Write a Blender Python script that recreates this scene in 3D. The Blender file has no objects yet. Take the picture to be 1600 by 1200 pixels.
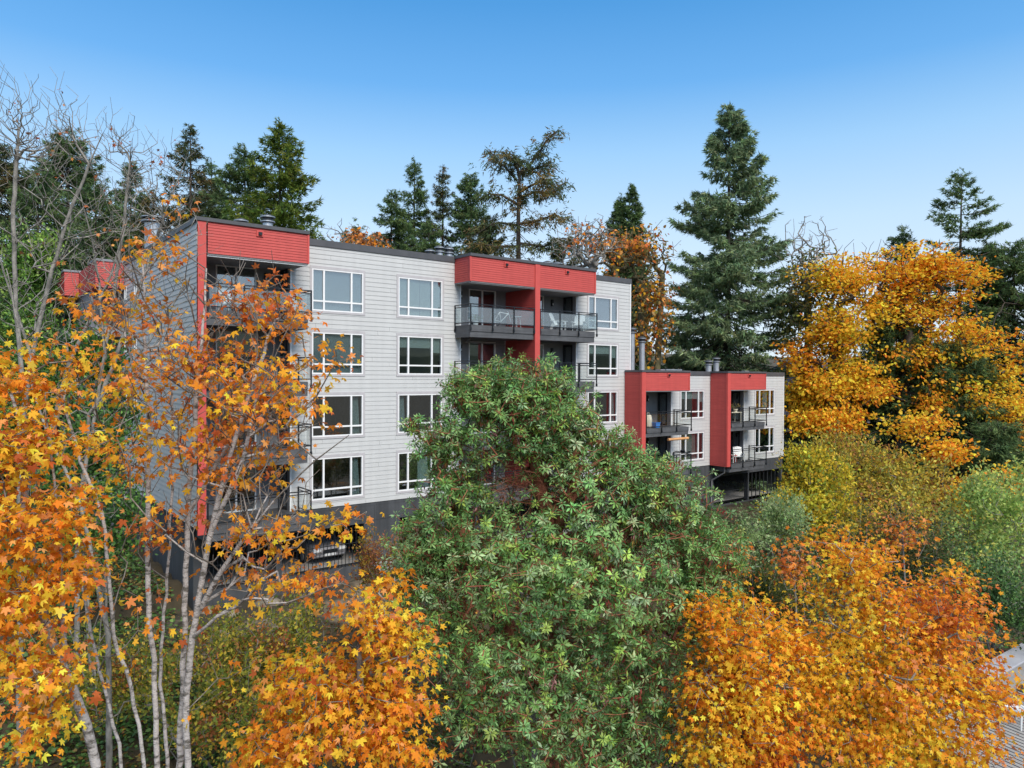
import bpy, bmesh, math, random
import numpy as np
from mathutils import Vector, Matrix, noise
R_ = math.radians
random.seed(7)
rng = np.random.default_rng(11)
scene = bpy.context.scene
COL = scene.collection

# ---------------------------------------------------------------- camera, sky, sun, exposure
CAMZ = 8.74
F_PX = 1127.0                       # focal length in pixels of the 1600 px wide photograph
PITCH, ROLL = R_(-0.589), R_(0.265)
cam_d = bpy.data.cameras.new('camera')
cam_d.sensor_width = 36.0
cam_d.lens = 36.0 * F_PX / 1600.0
cam_d.clip_end = 3000
cam_d.clip_start = 0.1
cam = bpy.data.objects.new('camera', cam_d)
COL.objects.link(cam)
cam.location = (0, 0, CAMZ)
cam.rotation_mode = 'XYZ'
cam.matrix_world = Matrix.Translation((0, 0, CAMZ)) @ (Matrix.Rotation(R_(90) + PITCH, 4, 'X') @ Matrix.Rotation(ROLL, 4, 'Z'))
scene.camera = cam

SUN_AZ, SUN_EL = R_(150), R_(42)     # azimuth from +Y clockwise: behind the camera, to the right
world = bpy.data.worlds.new('World')
scene.world = world
world.use_nodes = True
wn = world.node_tree
wn.nodes.clear()
sky = wn.nodes.new('ShaderNodeTexSky')
sky.sky_type = 'NISHITA'
sky.sun_disc = False
sky.sun_elevation = SUN_EL
sky.sun_rotation = SUN_AZ
sky.air_density = 0.8
sky.dust_density = 1.0
sky.ozone_density = 6.0
bg = wn.nodes.new('ShaderNodeBackground')
bg.inputs[1].default_value = 0.15
wo = wn.nodes.new('ShaderNodeOutputWorld')
# clear autumn air: the physical sky, whitened towards the horizon; unseen zenith brightened as added fill light
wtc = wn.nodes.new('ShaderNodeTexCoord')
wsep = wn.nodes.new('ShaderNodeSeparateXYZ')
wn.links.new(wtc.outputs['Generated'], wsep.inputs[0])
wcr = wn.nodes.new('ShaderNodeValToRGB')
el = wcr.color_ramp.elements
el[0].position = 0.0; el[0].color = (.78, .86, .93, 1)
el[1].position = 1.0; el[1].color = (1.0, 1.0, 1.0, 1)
for p_, c_ in ((.12, (.74, .86, .95)), (.20, (.61, .81, .97)), (.29, (.38, .67, .97)), (.37, (.15, .46, .89)), (.46, (.065, .34, .76)), (.56, (.34, .54, .82)), (.70, (.90, .94, 1.0))):  # stops above the view are raised only to add soft fill
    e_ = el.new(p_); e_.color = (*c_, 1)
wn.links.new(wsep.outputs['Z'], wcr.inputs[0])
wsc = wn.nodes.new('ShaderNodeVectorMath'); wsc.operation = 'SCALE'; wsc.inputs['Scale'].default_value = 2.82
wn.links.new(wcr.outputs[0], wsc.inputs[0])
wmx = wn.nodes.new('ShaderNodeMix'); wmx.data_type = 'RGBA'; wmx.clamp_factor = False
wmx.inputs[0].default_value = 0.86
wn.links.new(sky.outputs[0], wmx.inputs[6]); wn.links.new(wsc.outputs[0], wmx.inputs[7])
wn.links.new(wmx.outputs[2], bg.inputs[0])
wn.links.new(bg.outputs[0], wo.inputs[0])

sun_d = bpy.data.lights.new('sun', 'SUN')
sun_d.energy = 1.6
sun_d.angle = R_(26)
sun_d.color = (1.0, 0.93, 0.84)
sun = bpy.data.objects.new('sun', sun_d)
COL.objects.link(sun)
sdir = Vector((math.sin(SUN_AZ) * math.cos(SUN_EL), math.cos(SUN_AZ) * math.cos(SUN_EL), math.sin(SUN_EL)))
sun.rotation_euler = sdir.to_track_quat('Z', 'Y').to_euler()
sun.location = sdir * 200

scene.view_settings.view_transform = 'Standard'
scene.view_settings.look = 'None'
scene.view_settings.exposure = 1.2
scene.view_settings.gamma = 1.0
scene.cycles.max_bounces = 7
scene.cycles.transparent_max_bounces = 12
scene.cycles.use_denoising = True

# ---------------------------------------------------------------- frame of the building
TH = R_(51.9)
OX, OY = -8.843, 31.78                              # left edge of the first window column, facade plane
DV = np.array([math.sin(TH), math.cos(TH)])         # along the facade, to the right
NV = np.array([DV[1], -DV[0]])                      # out of the facade, towards the camera


def at(px, py, Y):
    """world point seen at a pixel of the 1600x1200 photograph, at depth Y in metres"""
    a, b = px - 800, py - 600
    u = a * math.cos(ROLL) + b * math.sin(ROLL)
    v = -a * math.sin(ROLL) + b * math.cos(ROLL)
    xc, yc, zc = u / F_PX, 1.0, -v / F_PX
    y = yc * math.cos(PITCH) - zc * math.sin(PITCH)
    z = yc * math.sin(PITCH) + zc * math.cos(PITCH)
    return np.array([xc / y * Y, Y, CAMZ + z / y * Y])


def sstep(a, b, x):
    t = np.clip((x - a) / (b - a), 0, 1)
    return t * t * (3 - 2 * t)


def gz(X, Y):
    X = np.asarray(X, float); Y = np.asarray(Y, float)
    rx, ry = X - OX, Y - OY
    q = rx * NV[0] + ry * NV[1]
    s = rx * DV[0] + ry * DV[1]
    drop = np.minimum(.27 * np.maximum(q - 1.3, 0), 4.3)
    z = -drop + 3.2 * sstep(3, 15, X) * sstep(6, 16, q)
    z = z - .75 * (1 - sstep(0.5, 5, s)) * sstep(-.3, .0, q)
    z = z + .12 * np.maximum(-q - 26, 0) * (q < 0) * 1.0
    z = np.where(z > 14, 14 + (z - 14) * .1, z)
    z = z + .07 * np.clip(s - 40, 0, 60) * (q < 12)
    z = z + .10 * np.sin(X * .9 + 1.3) * np.cos(Y * .7) * sstep(1.5, 4, q)
    return z


# ---------------------------------------------------------------- tags
def tag(o, label=None, cat=None, group=None, kind=None):
    if label: o['label'] = label
    if cat: o['category'] = cat
    if group: o['group'] = group
    if kind: o['kind'] = kind
    return o


def empty(name, loc=(0, 0, 0), rz=0.0, label=None, cat=None, group=None):
    o = bpy.data.objects.new(name, None)
    o.empty_display_size = .3
    COL.objects.link(o)
    o.location = loc
    o.rotation_euler = (0, 0, rz)
    return tag(o, label, cat, group)


# ---------------------------------------------------------------- materials
def new_mat(name):
    m = bpy.data.materials.new(name)
    m.use_nodes = True
    nt = m.node_tree
    b = nt.nodes['Principled BSDF']
    return m, nt, b


def nd(nt, t, **kw):
    n = nt.nodes.new(t)
    for k, v in kw.items():
        setattr(n, k, v)
    return n


def noisy(name, c0, c1, scale=2.0, rough=.7, detail=6, bump=0.0, bscale=None, stretch=None, metallic=0.0, spec=.5, lo=.3, hi=.7):
    m, nt, b = new_mat(name)
    tc = nd(nt, 'ShaderNodeTexCoord')
    mp = nd(nt, 'ShaderNodeMapping')
    if stretch: mp.inputs['Scale'].default_value = stretch
    nt.links.new(tc.outputs['Object'], mp.inputs[0])
    nz = nd(nt, 'ShaderNodeTexNoise')
    nz.inputs['Scale'].default_value = scale
    nz.inputs['Detail'].default_value = detail
    nz.inputs['Roughness'].default_value = .62
    nt.links.new(mp.outputs[0], nz.inputs['Vector'])
    cr = nd(nt, 'ShaderNodeValToRGB')
    cr.color_ramp.elements[0].position = lo
    cr.color_ramp.elements[1].position = hi
    cr.color_ramp.elements[0].color = (*c0, 1)
    cr.color_ramp.elements[1].color = (*c1, 1)
    nt.links.new(nz.outputs['Fac'], cr.inputs[0])
    nt.links.new(cr.outputs[0], b.inputs['Base Color'])
    b.inputs['Roughness'].default_value = rough
    b.inputs['Metallic'].default_value = metallic
    b.inputs['Specular IOR Level'].default_value = spec
    if bump:
        n2 = nd(nt, 'ShaderNodeTexNoise')
        n2.inputs['Scale'].default_value = bscale or scale * 6
        n2.inputs['Detail'].default_value = 5
        nt.links.new(mp.outputs[0], n2.inputs['Vector'])
        bp = nd(nt, 'ShaderNodeBump')
        bp.inputs['Strength'].default_value = bump
        bp.inputs['Distance'].default_value = .05
        nt.links.new(n2.outputs['Fac'], bp.inputs['Height'])
        nt.links.new(bp.outputs[0], b.inputs['Normal'])
    return m


M = {}
M['white_siding'] = noisy('white_siding', (.51, .52, .52), (.57, .58, .575), 1.2, .6, stretch=(.5, .5, 5), bump=.08, bscale=9)
M['red_siding'] = noisy('red_siding', (.48, .064, .056), (.56, .082, .070), 1.5, .65, stretch=(.5, .5, 5), bump=.08, bscale=9)
M['red_trim'] = noisy('red_trim', (.53, .072, .062), (.58, .086, .074), 3, .6)
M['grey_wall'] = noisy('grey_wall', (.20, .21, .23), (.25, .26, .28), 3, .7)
M['trim'] = noisy('trim', (.42, .41, .425), (.50, .485, .50), 3, .65)
M['white_frame'] = noisy('white_frame', (.80, .81, .82), (.86, .87, .87), 4, .35)
M['fascia'] = noisy('fascia', (.075, .078, .085), (.12, .125, .135), 1.6, .65, stretch=(.6, .6, 6), bump=.15, bscale=12)
M['cap'] = noisy('roof_cap', (.065, .068, .075), (.09, .092, .10), 2, .5)
M['roof'] = noisy('roof_membrane', (.12, .12, .125), (.2, .2, .2), 1, .9)
M['concrete_dark'] = noisy('dark_painted_concrete', (.050, .055, .062), (.080, .085, .093), .7, .8, bump=.12, bscale=14)
M['concrete'] = noisy('bare_concrete', (.22, .22, .215), (.38, .37, .355), 1.2, .85, bump=.2)
M['black_metal'] = noisy('black_metal', (.012, .014, .018), (.022, .025, .03), 5, .4, metallic=.2)
M['steel'] = noisy('galvanised_steel', (.36, .39, .43), (.52, .55, .58), 3, .42, metallic=.65)
M['dark_steel'] = noisy('dark_steel', (.04, .045, .05), (.08, .085, .09), 3, .5, metallic=.5)
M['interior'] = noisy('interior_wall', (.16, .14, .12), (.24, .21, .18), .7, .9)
M['wood_floor'] = noisy('interior_floor', (.12, .07, .04), (.2, .12, .07), 1, .6)
M['blind'] = noisy('white_blind', (.62, .68, .66), (.72, .77, .75), 2, .7, stretch=(.1, .1, 14))
M['shade'] = noisy('grey_shade', (.36, .41, .45), (.44, .49, .52), .6, .7)
M['lilac'] = noisy('lilac_shade', (.42, .40, .50), (.52, .50, .60), .6, .7)
M['curtain'] = noisy('curtain', (.42, .52, .52), (.62, .70, .70), 3, .85, stretch=(6, 6, .2))
M['tan_curtain'] = noisy('tan_curtain', (.36, .33, .30), (.52, .48, .45), 3, .85, stretch=(6, 6, .2))
M['soffit'] = noisy('soffit', (.20, .20, .21), (.27, .27, .28), 2, .8)
M['white_plastic'] = noisy('white_plastic', (.72, .74, .75), (.80, .82, .82), 4, .4)
M['cream'] = noisy('cream_canvas', (.62, .58, .46), (.72, .68, .56), 6, .8)
M['orange_red'] = noisy('orange_red_plastic', (.55, .13, .07), (.66, .18, .10), 4, .5)
M['blue'] = noisy('blue_plastic', (.02, .20, .62), (.04, .27, .72), 4, .4)
M['orange_wood'] = noisy('orange_wood', (.60, .30, .12), (.75, .40, .18), 5, .6)
M['green_cloth'] = noisy('green_cloth', (.02, .10, .07), (.04, .16, .11), 4, .8)
M['tyre'] = noisy('tyre_rubber', (.015, .015, .016), (.03, .03, .03), 10, .8)
M['asphalt'] = noisy('asphalt', (.03, .03, .032), (.06, .06, .06), 2, .9, bump=.2)


def streaks(m, amount=.13, sc=(2.2, 2.2, .10)):
    nt = m.node_tree; b = nt.nodes['Principled BSDF']
    src = b.inputs['Base Color'].links[0].from_socket
    tc = nd(nt, 'ShaderNodeTexCoord'); mp = nd(nt, 'ShaderNodeMapping'); mp.inputs['Scale'].default_value = sc
    nt.links.new(tc.outputs['Object'], mp.inputs[0])
    nz = nd(nt, 'ShaderNodeTexNoise'); nz.inputs['Scale'].default_value = 1.6; nz.inputs['Detail'].default_value = 8
    nt.links.new(mp.outputs[0], nz.inputs['Vector'])
    mr = nd(nt, 'ShaderNodeMapRange'); mr.inputs[1].default_value = .35; mr.inputs[2].default_value = .7
    mr.inputs[3].default_value = 1.0; mr.inputs[4].default_value = 1.0 - amount
    nt.links.new(nz.outputs['Fac'], mr.inputs[0])
    vm = nd(nt, 'ShaderNodeVectorMath', operation='SCALE')
    nt.links.new(src, vm.inputs[0]); nt.links.new(mr.outputs[0], vm.inputs['Scale'])
    nt.links.new(vm.outputs[0], b.inputs['Base Color'])


streaks(M['white_siding'], .07); streaks(M['red_siding'], .10); streaks(M['concrete_dark'], .35); streaks(M['fascia'], .3, (1.5, 1.5, .6))


def glass_mat(name, tint, refl, rough=.02, base=None, basef=0.0):
    m = bpy.data.materials.new(name)
    m.use_nodes = True
    nt = m.node_tree
    nt.nodes.clear()
    out = nd(nt, 'ShaderNodeOutputMaterial')
    tr = nd(nt, 'ShaderNodeBsdfTransparent'); tr.inputs[0].default_value = (*tint, 1)
    gl = nd(nt, 'ShaderNodeBsdfGlossy'); gl.inputs['Roughness'].default_value = rough
    gl.inputs[0].default_value = (.95, .97, 1, 1)
    fr = nd(nt, 'ShaderNodeLayerWeight'); fr.inputs[0].default_value = .5
    pw = nd(nt, 'ShaderNodeMath', operation='POWER'); pw.inputs[1].default_value = 3.5
    nt.links.new(fr.outputs['Facing'], pw.inputs[0])
    ad = nd(nt, 'ShaderNodeMath', operation='MULTIPLY_ADD'); ad.inputs[1].default_value = .7; ad.inputs[2].default_value = refl
    ad.use_clamp = True
    nt.links.new(pw.outputs[0], ad.inputs[0])
    mx = nd(nt, 'ShaderNodeMixShader')
    nt.links.new(ad.outputs[0], mx.inputs[0])
    nt.links.new(tr.outputs[0], mx.inputs[1]); nt.links.new(gl.outputs[0], mx.inputs[2])
    last = mx
    if base:
        df = nd(nt, 'ShaderNodeBsdfDiffuse'); df.inputs[0].default_value = (*base, 1)
        m2 = nd(nt, 'ShaderNodeMixShader'); m2.inputs[0].default_value = basef
        nt.links.new(mx.outputs[0], m2.inputs[1]); nt.links.new(df.outputs[0], m2.inputs[2])
        last = m2
    nt.links.new(last.outputs[0], out.inputs[0])
    return m


M['glass'] = glass_mat('window_glass', (.70, .76, .76), .20)
M['rail_glass'] = glass_mat('railing_glass', (.80, .86, .87), .07, .05, (.62, .68, .72), .09)
M['clear_glass'] = glass_mat('clear_railing_glass', (.98, .99, .985), .03, .03)


def leaf_mat(name, trans=.3, rough=.55, spec=.4):
    m, nt, b = new_mat(name)
    a = nd(nt, 'ShaderNodeAttribute', attribute_name='tint')
    nt.links.new(a.outputs['Color'], b.inputs['Base Color'])
    b.inputs['Roughness'].default_value = rough
    b.inputs['Specular IOR Level'].default_value = spec
    tl = nd(nt, 'ShaderNodeBsdfTranslucent')
    nt.links.new(a.outputs['Color'], tl.inputs[0])
    mx = nd(nt, 'ShaderNodeMixShader'); mx.inputs[0].default_value = trans
    nt.links.new(b.outputs[0], mx.inputs[1]); nt.links.new(tl.outputs[0], mx.inputs[2])
    nt.links.new(mx.outputs[0], nt.nodes['Material Output'].inputs[0])
    return m


M['leaf'] = leaf_mat('leaf', .46, .65, .12)
M['waxy_leaf'] = leaf_mat('waxy_leaf', .26, .45, .4)
M['needle'] = leaf_mat('needle', .38, .8, .1)


def bark(name, c0, c1, sc=3.0):
    return noisy(name, c0, c1, sc, .85, stretch=(1, 1, .5), bump=.35, bscale=sc * 6, lo=.38, hi=.62)


M['bark_pale'] = noisy('pale_maple_bark', (.11, .10, .085), (.47, .44, .42), 7, .85, detail=9, stretch=(1, 1, 2.0), bump=.5, bscale=26, lo=.36, hi=.52)
M['twig'] = bark('dark_twig_bark', (.10, .085, .07), (.25, .22, .19), 6)
M['bark_grey'] = bark('grey_twig_bark', (.13, .125, .11), (.33, .31, .275), 6)
M['bark_dark'] = bark('dark_bark', (.035, .028, .022), (.09, .07, .055), 3)
M['bark_moss'] = bark('mossy_bark', (.06, .055, .03), (.17, .15, .07), 2)
M['bark_red'] = bark('red_madrone_bark', (.20, .06, .03), (.42, .16, .09), 4)


# ---------------------------------------------------------------- hard surface mesh helper
class MB:
    def __init__(s):
        s.v = []; s.f = []

    def quad(s, a, b, c, d):
        n = len(s.v); s.v += [tuple(a), tuple(b), tuple(c), tuple(d)]; s.f.append((n, n + 1, n + 2, n + 3))

    def box(s, x0, x1, y0, y1, z0, z1):
        n = len(s.v)
        s.v += [(x0, y0, z0), (x1, y0, z0), (x1, y1, z0), (x0, y1, z0), (x0, y0, z1), (x1, y0, z1), (x1, y1, z1), (x0, y1, z1)]
        for q in ((0, 3, 2, 1), (4, 5, 6, 7), (0, 1, 5, 4), (1, 2, 6, 5), (2, 3, 7, 6), (3, 0, 4, 7)):
            s.f.append(tuple(n + i for i in q))

    def hexa(s, pts):
        n = len(s.v); s.v += [tuple(p) for p in pts]
        for q in ((0, 3, 2, 1), (4, 5, 6, 7), (0, 1, 5, 4), (1, 2, 6, 5), (2, 3, 7, 6), (3, 0, 4, 7)):
            s.f.append(tuple(n + i for i in q))

    def tube(s, p0, p1, r0, r1=None, n=10, cap=True):
        r1 = r0 if r1 is None else r1
        p0 = Vector(p0); p1 = Vector(p1)
        d = (p1 - p0).normalized()
        a = d.orthogonal().normalized(); b = d.cross(a)
        k = len(s.v)
        for p, r in ((p0, r0), (p1, r1)):
            for i in range(n):
                t = 2 * math.pi * i / n
                s.v.append(tuple(p + a * (r * math.cos(t)) + b * (r * math.sin(t))))
        for i in range(n):
            j = (i + 1) % n
            s.f.append((k + i, k + j, k + n + j, k + n + i))
        if cap:
            s.f.append(tuple(k + i for i in reversed(range(n)))); s.f.append(tuple(k + n + i for i in range(n)))

    def path(s, pts, r, n=8):
        for a, b in zip(pts[:-1], pts[1:]): s.tube(a, b, r, r, n)

    def lathe(s, c, prof, n=16):
        k = len(s.v)
        for r, z in prof:
            for i in range(n):
                t = 2 * math.pi * i / n
                s.v.append((c[0] + r * math.cos(t), c[1] + r * math.sin(t), c[2] + z))
        for j in range(len(prof) - 1):
            for i in range(n):
                i2 = (i + 1) % n
                s.f.append((k + j * n + i, k + j * n + i2, k + (j + 1) * n + i2, k + (j + 1) * n + i))
        s.f.append(tuple(k + (len(prof) - 1) * n + i for i in range(n)))
        s.f.append(tuple(k + i for i in reversed(range(n))))

    def build(s, name, mat, parent=None, bevel=0.0, smooth=False, loc=None):
        me = bpy.data.meshes.new(name)
        me.from_pydata(s.v, [], s.f)
        me.materials.append(M[mat] if isinstance(mat, str) else mat)
        o = bpy.data.objects.new(name, me)
        COL.objects.link(o)
        if parent: o.parent = parent
        if loc is not None: o.location = loc
        if smooth:
            me.polygons.foreach_set('use_smooth', [True] * len(me.polygons))
        if bevel:
            md = o.modifiers.new('bevel', 'BEVEL'); md.width = bevel; md.segments = 2; md.limit_method = 'ANGLE'
        me.update()
        return o


def wall(mb, A, U, N, u0, u1, z0, z1, openings=(), exp=None, lip=.017, phase=None):
    """wall on a plane; A origin, U along, N outwards; lap siding when exp is given"""
    A = Vector(A); U = Vector(U); N = Vector(N)
    zs = {z0, z1}
    for o in openings:
        for z in (o[2], o[3]):
            if z0 < z < z1: zs.add(z)
    base = z0 if phase is None else phase
    if exp:
        k = math.ceil((z0 - base) / exp - 1e-6)
        while base + k * exp < z1 - 1e-4:
            if base + k * exp > z0 + 1e-4: zs.add(base + k * exp)
            k += 1
    zs = sorted(zs)
    cuts = []
    P = lambda u, off, z: A + U * u + N * off + Vector((0, 0, z))
    for za, zb in zip(zs[:-1], zs[1:]):
        if zb - za < 1e-5: continue
        iv = [(u0, u1)]
        for o in openings:
            if o[2] <= za + 1e-5 and o[3] >= zb - 1e-5:
                nv = []
                for a, b in iv:
                    if o[0] > a: nv.append((a, min(b, o[0])))
                    if o[1] < b: nv.append((max(a, o[1]), b))
                iv = [(a, b) for a, b in nv if b - a > 1e-4]
        if exp:
            kc = math.floor((za - base) / exp + 1e-5)
            zc = base + kc * exp
            oa = lip * (1 - (za - zc) / exp); ob = lip * (1 - (zb - zc) / exp)
            isb = abs(za - zc) < 1e-4
        else:
            oa = ob = 0; isb = False
        if exp and exp > .15 and isb:
            jr = random.Random(int(za * 1000))
            cuts = [u0 + jr.uniform(.4, 3.6)]
            while cuts[-1] < u1: cuts.append(cuts[-1] + 3.66)
            if jr.random() < .6: cuts = []
        elif not exp or exp <= .15: cuts = []
        if cuts:
            nv = []
            for a, b in iv:
                for c in cuts:
                    if a + .05 < c < b - .05: nv.append((a, c - .003)); a = c + .003
                nv.append((a, b))
            iv = nv
        for a, b in iv:
            mb.quad(P(a, oa, za), P(b, oa, za), P(b, ob, zb), P(a, ob, zb))
            if isb:
                mb.quad(P(a, 0, za), P(b, 0, za), P(b, oa, za), P(a, oa, za))


# ================================================================ SETTING: ground
def build_ground():
    xs = np.concatenate([np.linspace(-900, -90, 14), np.linspace(-80, 90, 150), np.linspace(100, 900, 14)])
    ys = np.concatenate([np.linspace(-400, -20, 8), np.linspace(-15, 130, 150), np.linspace(140, 1200, 14)])
    X, Y = np.meshgrid(xs, ys)
    Z = gz(X, Y)
    s_ = (X - OX) * DV[0] + (Y - OY) * DV[1]; q_ = (X - OX) * NV[0] + (Y - OY) * NV[1]
    Z = np.where((s_ > -4.4) & (s_ < 37) & (q_ < .2) & (q_ > -12), -1.2, Z)   # the buildings stand here
    nx, ny = len(xs), len(ys)
    v = np.stack([X, Y, Z], -1).reshape(-1, 3)
    idx = np.arange(nx * ny).reshape(ny, nx)
    f = np.stack([idx[:-1, :-1], idx[:-1, 1:], idx[1:, 1:], idx[1:, :-1]], -1).reshape(-1, 4)
    me = bpy.data.meshes.new('ground')
    me.from_pydata(v.tolist(), [], f.tolist())
    me.polygons.foreach_set('use_smooth', [True] * len(me.polygons))
    m = noisy('soil_and_litter', (.030, .024, .014), (.085, .065, .032), .9, .95, detail=10, bump=.5, bscale=6)
    me.materials.append(m)
    o = bpy.data.objects.new('ground', me)
    COL.objects.link(o)
    tag(o, kind='structure')


build_ground()


def build_hills():
    n = 96
    V, F = [], []
    for i in range(n + 1):
        a = R_(70) + R_(220) * i / n
        for k, (r, h) in enumerate(((380, -12), (420, 22), (520, 44), (700, 56))):
            hh = h + (8 * noise.noise(Vector((a * 9, k, 0))) + 5 * noise.noise(Vector((a * 31, k, 3)))) * (k > 0)
            V.append((r * math.sin(a), r * math.cos(a), hh))
    for i in range(n):
        for k in range(3):
            b = i * 4 + k
            F.append((b, b + 4, b + 5, b + 1))
    me = bpy.data.meshes.new('hills'); me.from_pydata(V, [], F)
    me.materials.append(noisy('wooded_hill', (.030, .050, .035), (.075, .090, .050), .05, .95, detail=10))
    o = bpy.data.objects.new('hills', me); COL.objects.link(o); tag(o, kind='structure')


build_hills()
BA = math.atan2(DV[1], DV[0])       # rotation of the building frame


def loc2w(s, y, z=0.0):
    return (OX + DV[0] * s - NV[0] * y, OY + DV[1] * s - NV[1] * y, z)


# ================================================================ WINDOWS
def make_window(parent, s, y, z0, w=2.46, h=1.85, rot=0.0, cover=None, narrow=False, trim=True):
    """three-light window with a row of small lights below; faces -y"""
    mb = MB()
    t, d = .055, .07
    mb.box(0, t, -.03, d, 0, h); mb.box(w - t, w, -.03, d, 0, h)
    mb.box(t, w - t, -.03, d, 0, t); mb.box(t, w - t, -.03, d, h - t, h)
    if not narrow:
        a, b, c = w * .225, w * .765, h * .235
        mb.box(a - .04, a + .04, -.025, d - .01, t, h - t); mb.box(b - .04, b + .04, -.025, d - .01, t, h - t)
        for x0, x1 in ((t, a - .04), (a + .04, b - .04), (b + .04, w - t)):
            mb.box(x0, x1, -.022, d - .01, c - .035, c + .035)
    fr = mb.build('window', 'white_frame', parent)
    fr.location = (s, y, z0); fr.rotation_euler = (0, 0, rot)
    g = MB(); g.box(t, w - t, .025, .031, t, h - t)
    g.build('pane', 'glass', fr)
    if trim:
        k = MB(); q = .10
        k.box(-q, w + q, -.035, .0, h, h + q + .03); k.box(-q, w + q, -.035, .0, -q, 0)
        k.box(-q, 0, -.033, .0, 0, h); k.box(w, w + q, -.033, .0, 0, h)
        k.build('trim', 'trim', fr)
    if cover == 'blind':
        c_ = MB()
        n = int(h / .05)
        for i in range(n):
            z = t + (h - 2 * t) * i / n
            for x0, x1 in ((t, w * .225), (w * .225 + .01, w * .5), (w * .5 + .02, w * .765), (w * .765 + .01, w - t)):
                c_.quad((x0, .10, z), (x1, .10, z), (x1, .125, z + .05), (x0, .125, z + .05))
        c_.build('blind', 'blind', fr)
    elif cover == 'half':
        c_ = MB(); c_.box(t, w * .765, .12, .13, h * .70, h - t); c_.box(w * .775, w - t, .12, .13, h * .58, h - t)
        c_.build('blind', 'blind', fr)
    elif cover in ('shade', 'lilac'):
        c_ = MB(); c_.box(t, w - t, .12, .13, h * .02, h - t)
        c_.build('shade', cover, fr)
    elif cover and cover.startswith('curtain'):
        c_ = MB()
        sp = {'curtain_a': (.48, .74), 'curtain_b': (.8, .97), 'curtain_c': (.03, .2), 'curtain_t': (.3, .74)}[cover]
        x0, x1 = w * sp[0], w * sp[1]
        n = 14
        for i in range(n):
            xa, xb = x0 + (x1 - x0) * i / n, x0 + (x1 - x0) * (i + 1) / n
            ya, yb = .16 + .03 * (i % 2), .16 + .03 * ((i + 1) % 2)
            c_.quad((xa, ya, .05), (xb, yb, .05), (xb - .25 * (i + 1) / n * .4, yb, h - .05), (xa - .25 * i / n * .4, ya, h - .05))
        c_.build('curtain', 'tan_curtain' if cover == 'curtain_t' else 'curtain', fr)
    return fr


def make_slider(parent, s, y, z0, w, h, rot=0.0, dark=False, name='sliding_door', bars=1):
    mb = MB(); t = .06 if not dark else .09
    mb.box(0, t, -.04, .06, 0, h); mb.box(w - t, w, -.04, .06, 0, h); mb.box(t, w - t, -.04, .06, h - t, h); mb.box(t, w - t, -.04, .06, 0, t)
    if bars: mb.box(w / 2 - .04, w / 2 + .04, -.035, .05, t, h - t)
    fr = mb.build(name, 'black_metal' if dark else 'white_frame', parent)
    fr.location = (s, y, z0); fr.rotation_euler = (0, 0, rot)
    g = MB(); g.box(t, w - t, .01, .02, t, h - t)
    g.build('pane', 'glass', fr)
    return fr


def railing(parent, pts, z, panel='rail_glass', splits=None, skip_end=False):
    """pts: corner points (x, y); glass railing with double top rail"""
    rb = MB()
    H = 1.04
    glass = []
    for (a, b), n in zip(zip(pts[:-1], pts[1:]), splits):
        a = Vector((*a, 0)); b = Vector((*b, 0))
        u = (b - a).normalized(); nn = Vector((-u.y, u.x, 0)) * .022

        def bar(p, q, z0, z1, w=1.0):
            m = nn * w
            rb.hexa([(p - m) + Vector((0, 0, z0)), (q - m) + Vector((0, 0, z0)), (q + m) + Vector((0, 0, z0)), (p + m) + Vector((0, 0, z0)),
                     (p - m) + Vector((0, 0, z1)), (q - m) + Vector((0, 0, z1)), (q + m) + Vector((0, 0, z1)), (p + m) + Vector((0, 0, z1))])
        e = u * .023
        bar(a + e, b - e, z + H - .045, z + H - .003, 1.15)
        bar(a + e, b - e, z + H - .16, z + H - .125, .9)
        bar(a + e, b - e, z + .09, z + .135, .9)
        for i in range(n + 1):
            p = a + (b - a) * (i / n)
            if i == 0 and (a.xy - Vector(pts[0])).length > 1e-6: continue
            rb.box(p.x - .025, p.x + .025, p.y - .025, p.y + .025, z - .28, z + H)
            if i > 0 and i < n or True:
                rb.box(p.x - .04, p.x + .04, p.y - .04, p.y + .04, z - .27, z - .13)
        for i in range(n):
            p = a + (b - a) * (i / n) + u * .05; q = a + (b - a) * ((i + 1) / n) - u * .05
            g = MB(); m = nn * .15
            g.hexa([(p - m) + Vector((0, 0, z + .14)), (q - m) + Vector((0, 0, z + .14)), (q + m) + Vector((0, 0, z + .14)), (p + m) + Vector((0, 0, z + .14)),
                    (p - m) + Vector((0, 0, z + H - .165)), (q - m) + Vector((0, 0, z + H - .165)), (q + m) + Vector((0, 0, z + H - .165)), (p + m) + Vector((0, 0, z + H - .165))])
            glass.append(g)
    r = rb.build('railing', 'black_metal', parent)
    for g in glass: g.build('glass_panel', panel, parent)
    return r


def balcony(root, s0, s1, z, pts, splits, yb=1.1, panel='rail_glass', thick=.60, ins=(0, 0)):
    """deck slab with fascia from the projecting plane to the back wall of the recess"""
    d = MB()
    d.box(s0, s1, -1.38, -1.34, z - thick * .52, z - .0)             # upper fascia board
    d.box(s0, s1, -1.36, -1.345 + .005, z - thick * .52 - .0, z - thick * .5)
    d.box(s0, s1, -1.34, -1.30, z - thick, z - thick * .52)          # lower fascia board, set back a little
    for x0, x1 in ((s0, s0 + .04), (s1 - .04, s1)):
        d.box(x0, x1, -1.30, -.03, z - thick, z)
    d.box(s0 + .04, s1 - .04, -1.30, yb - .01, z - .06, z - .02)     # deck boards
    d.box(s0 + .04, s1 - .04, -1.30, yb - .01, z - thick + .03, z - thick + .06)
    o = d.build('balcony', 'fascia', root)
    railing(o, pts, z, panel, splits)
    return o


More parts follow.
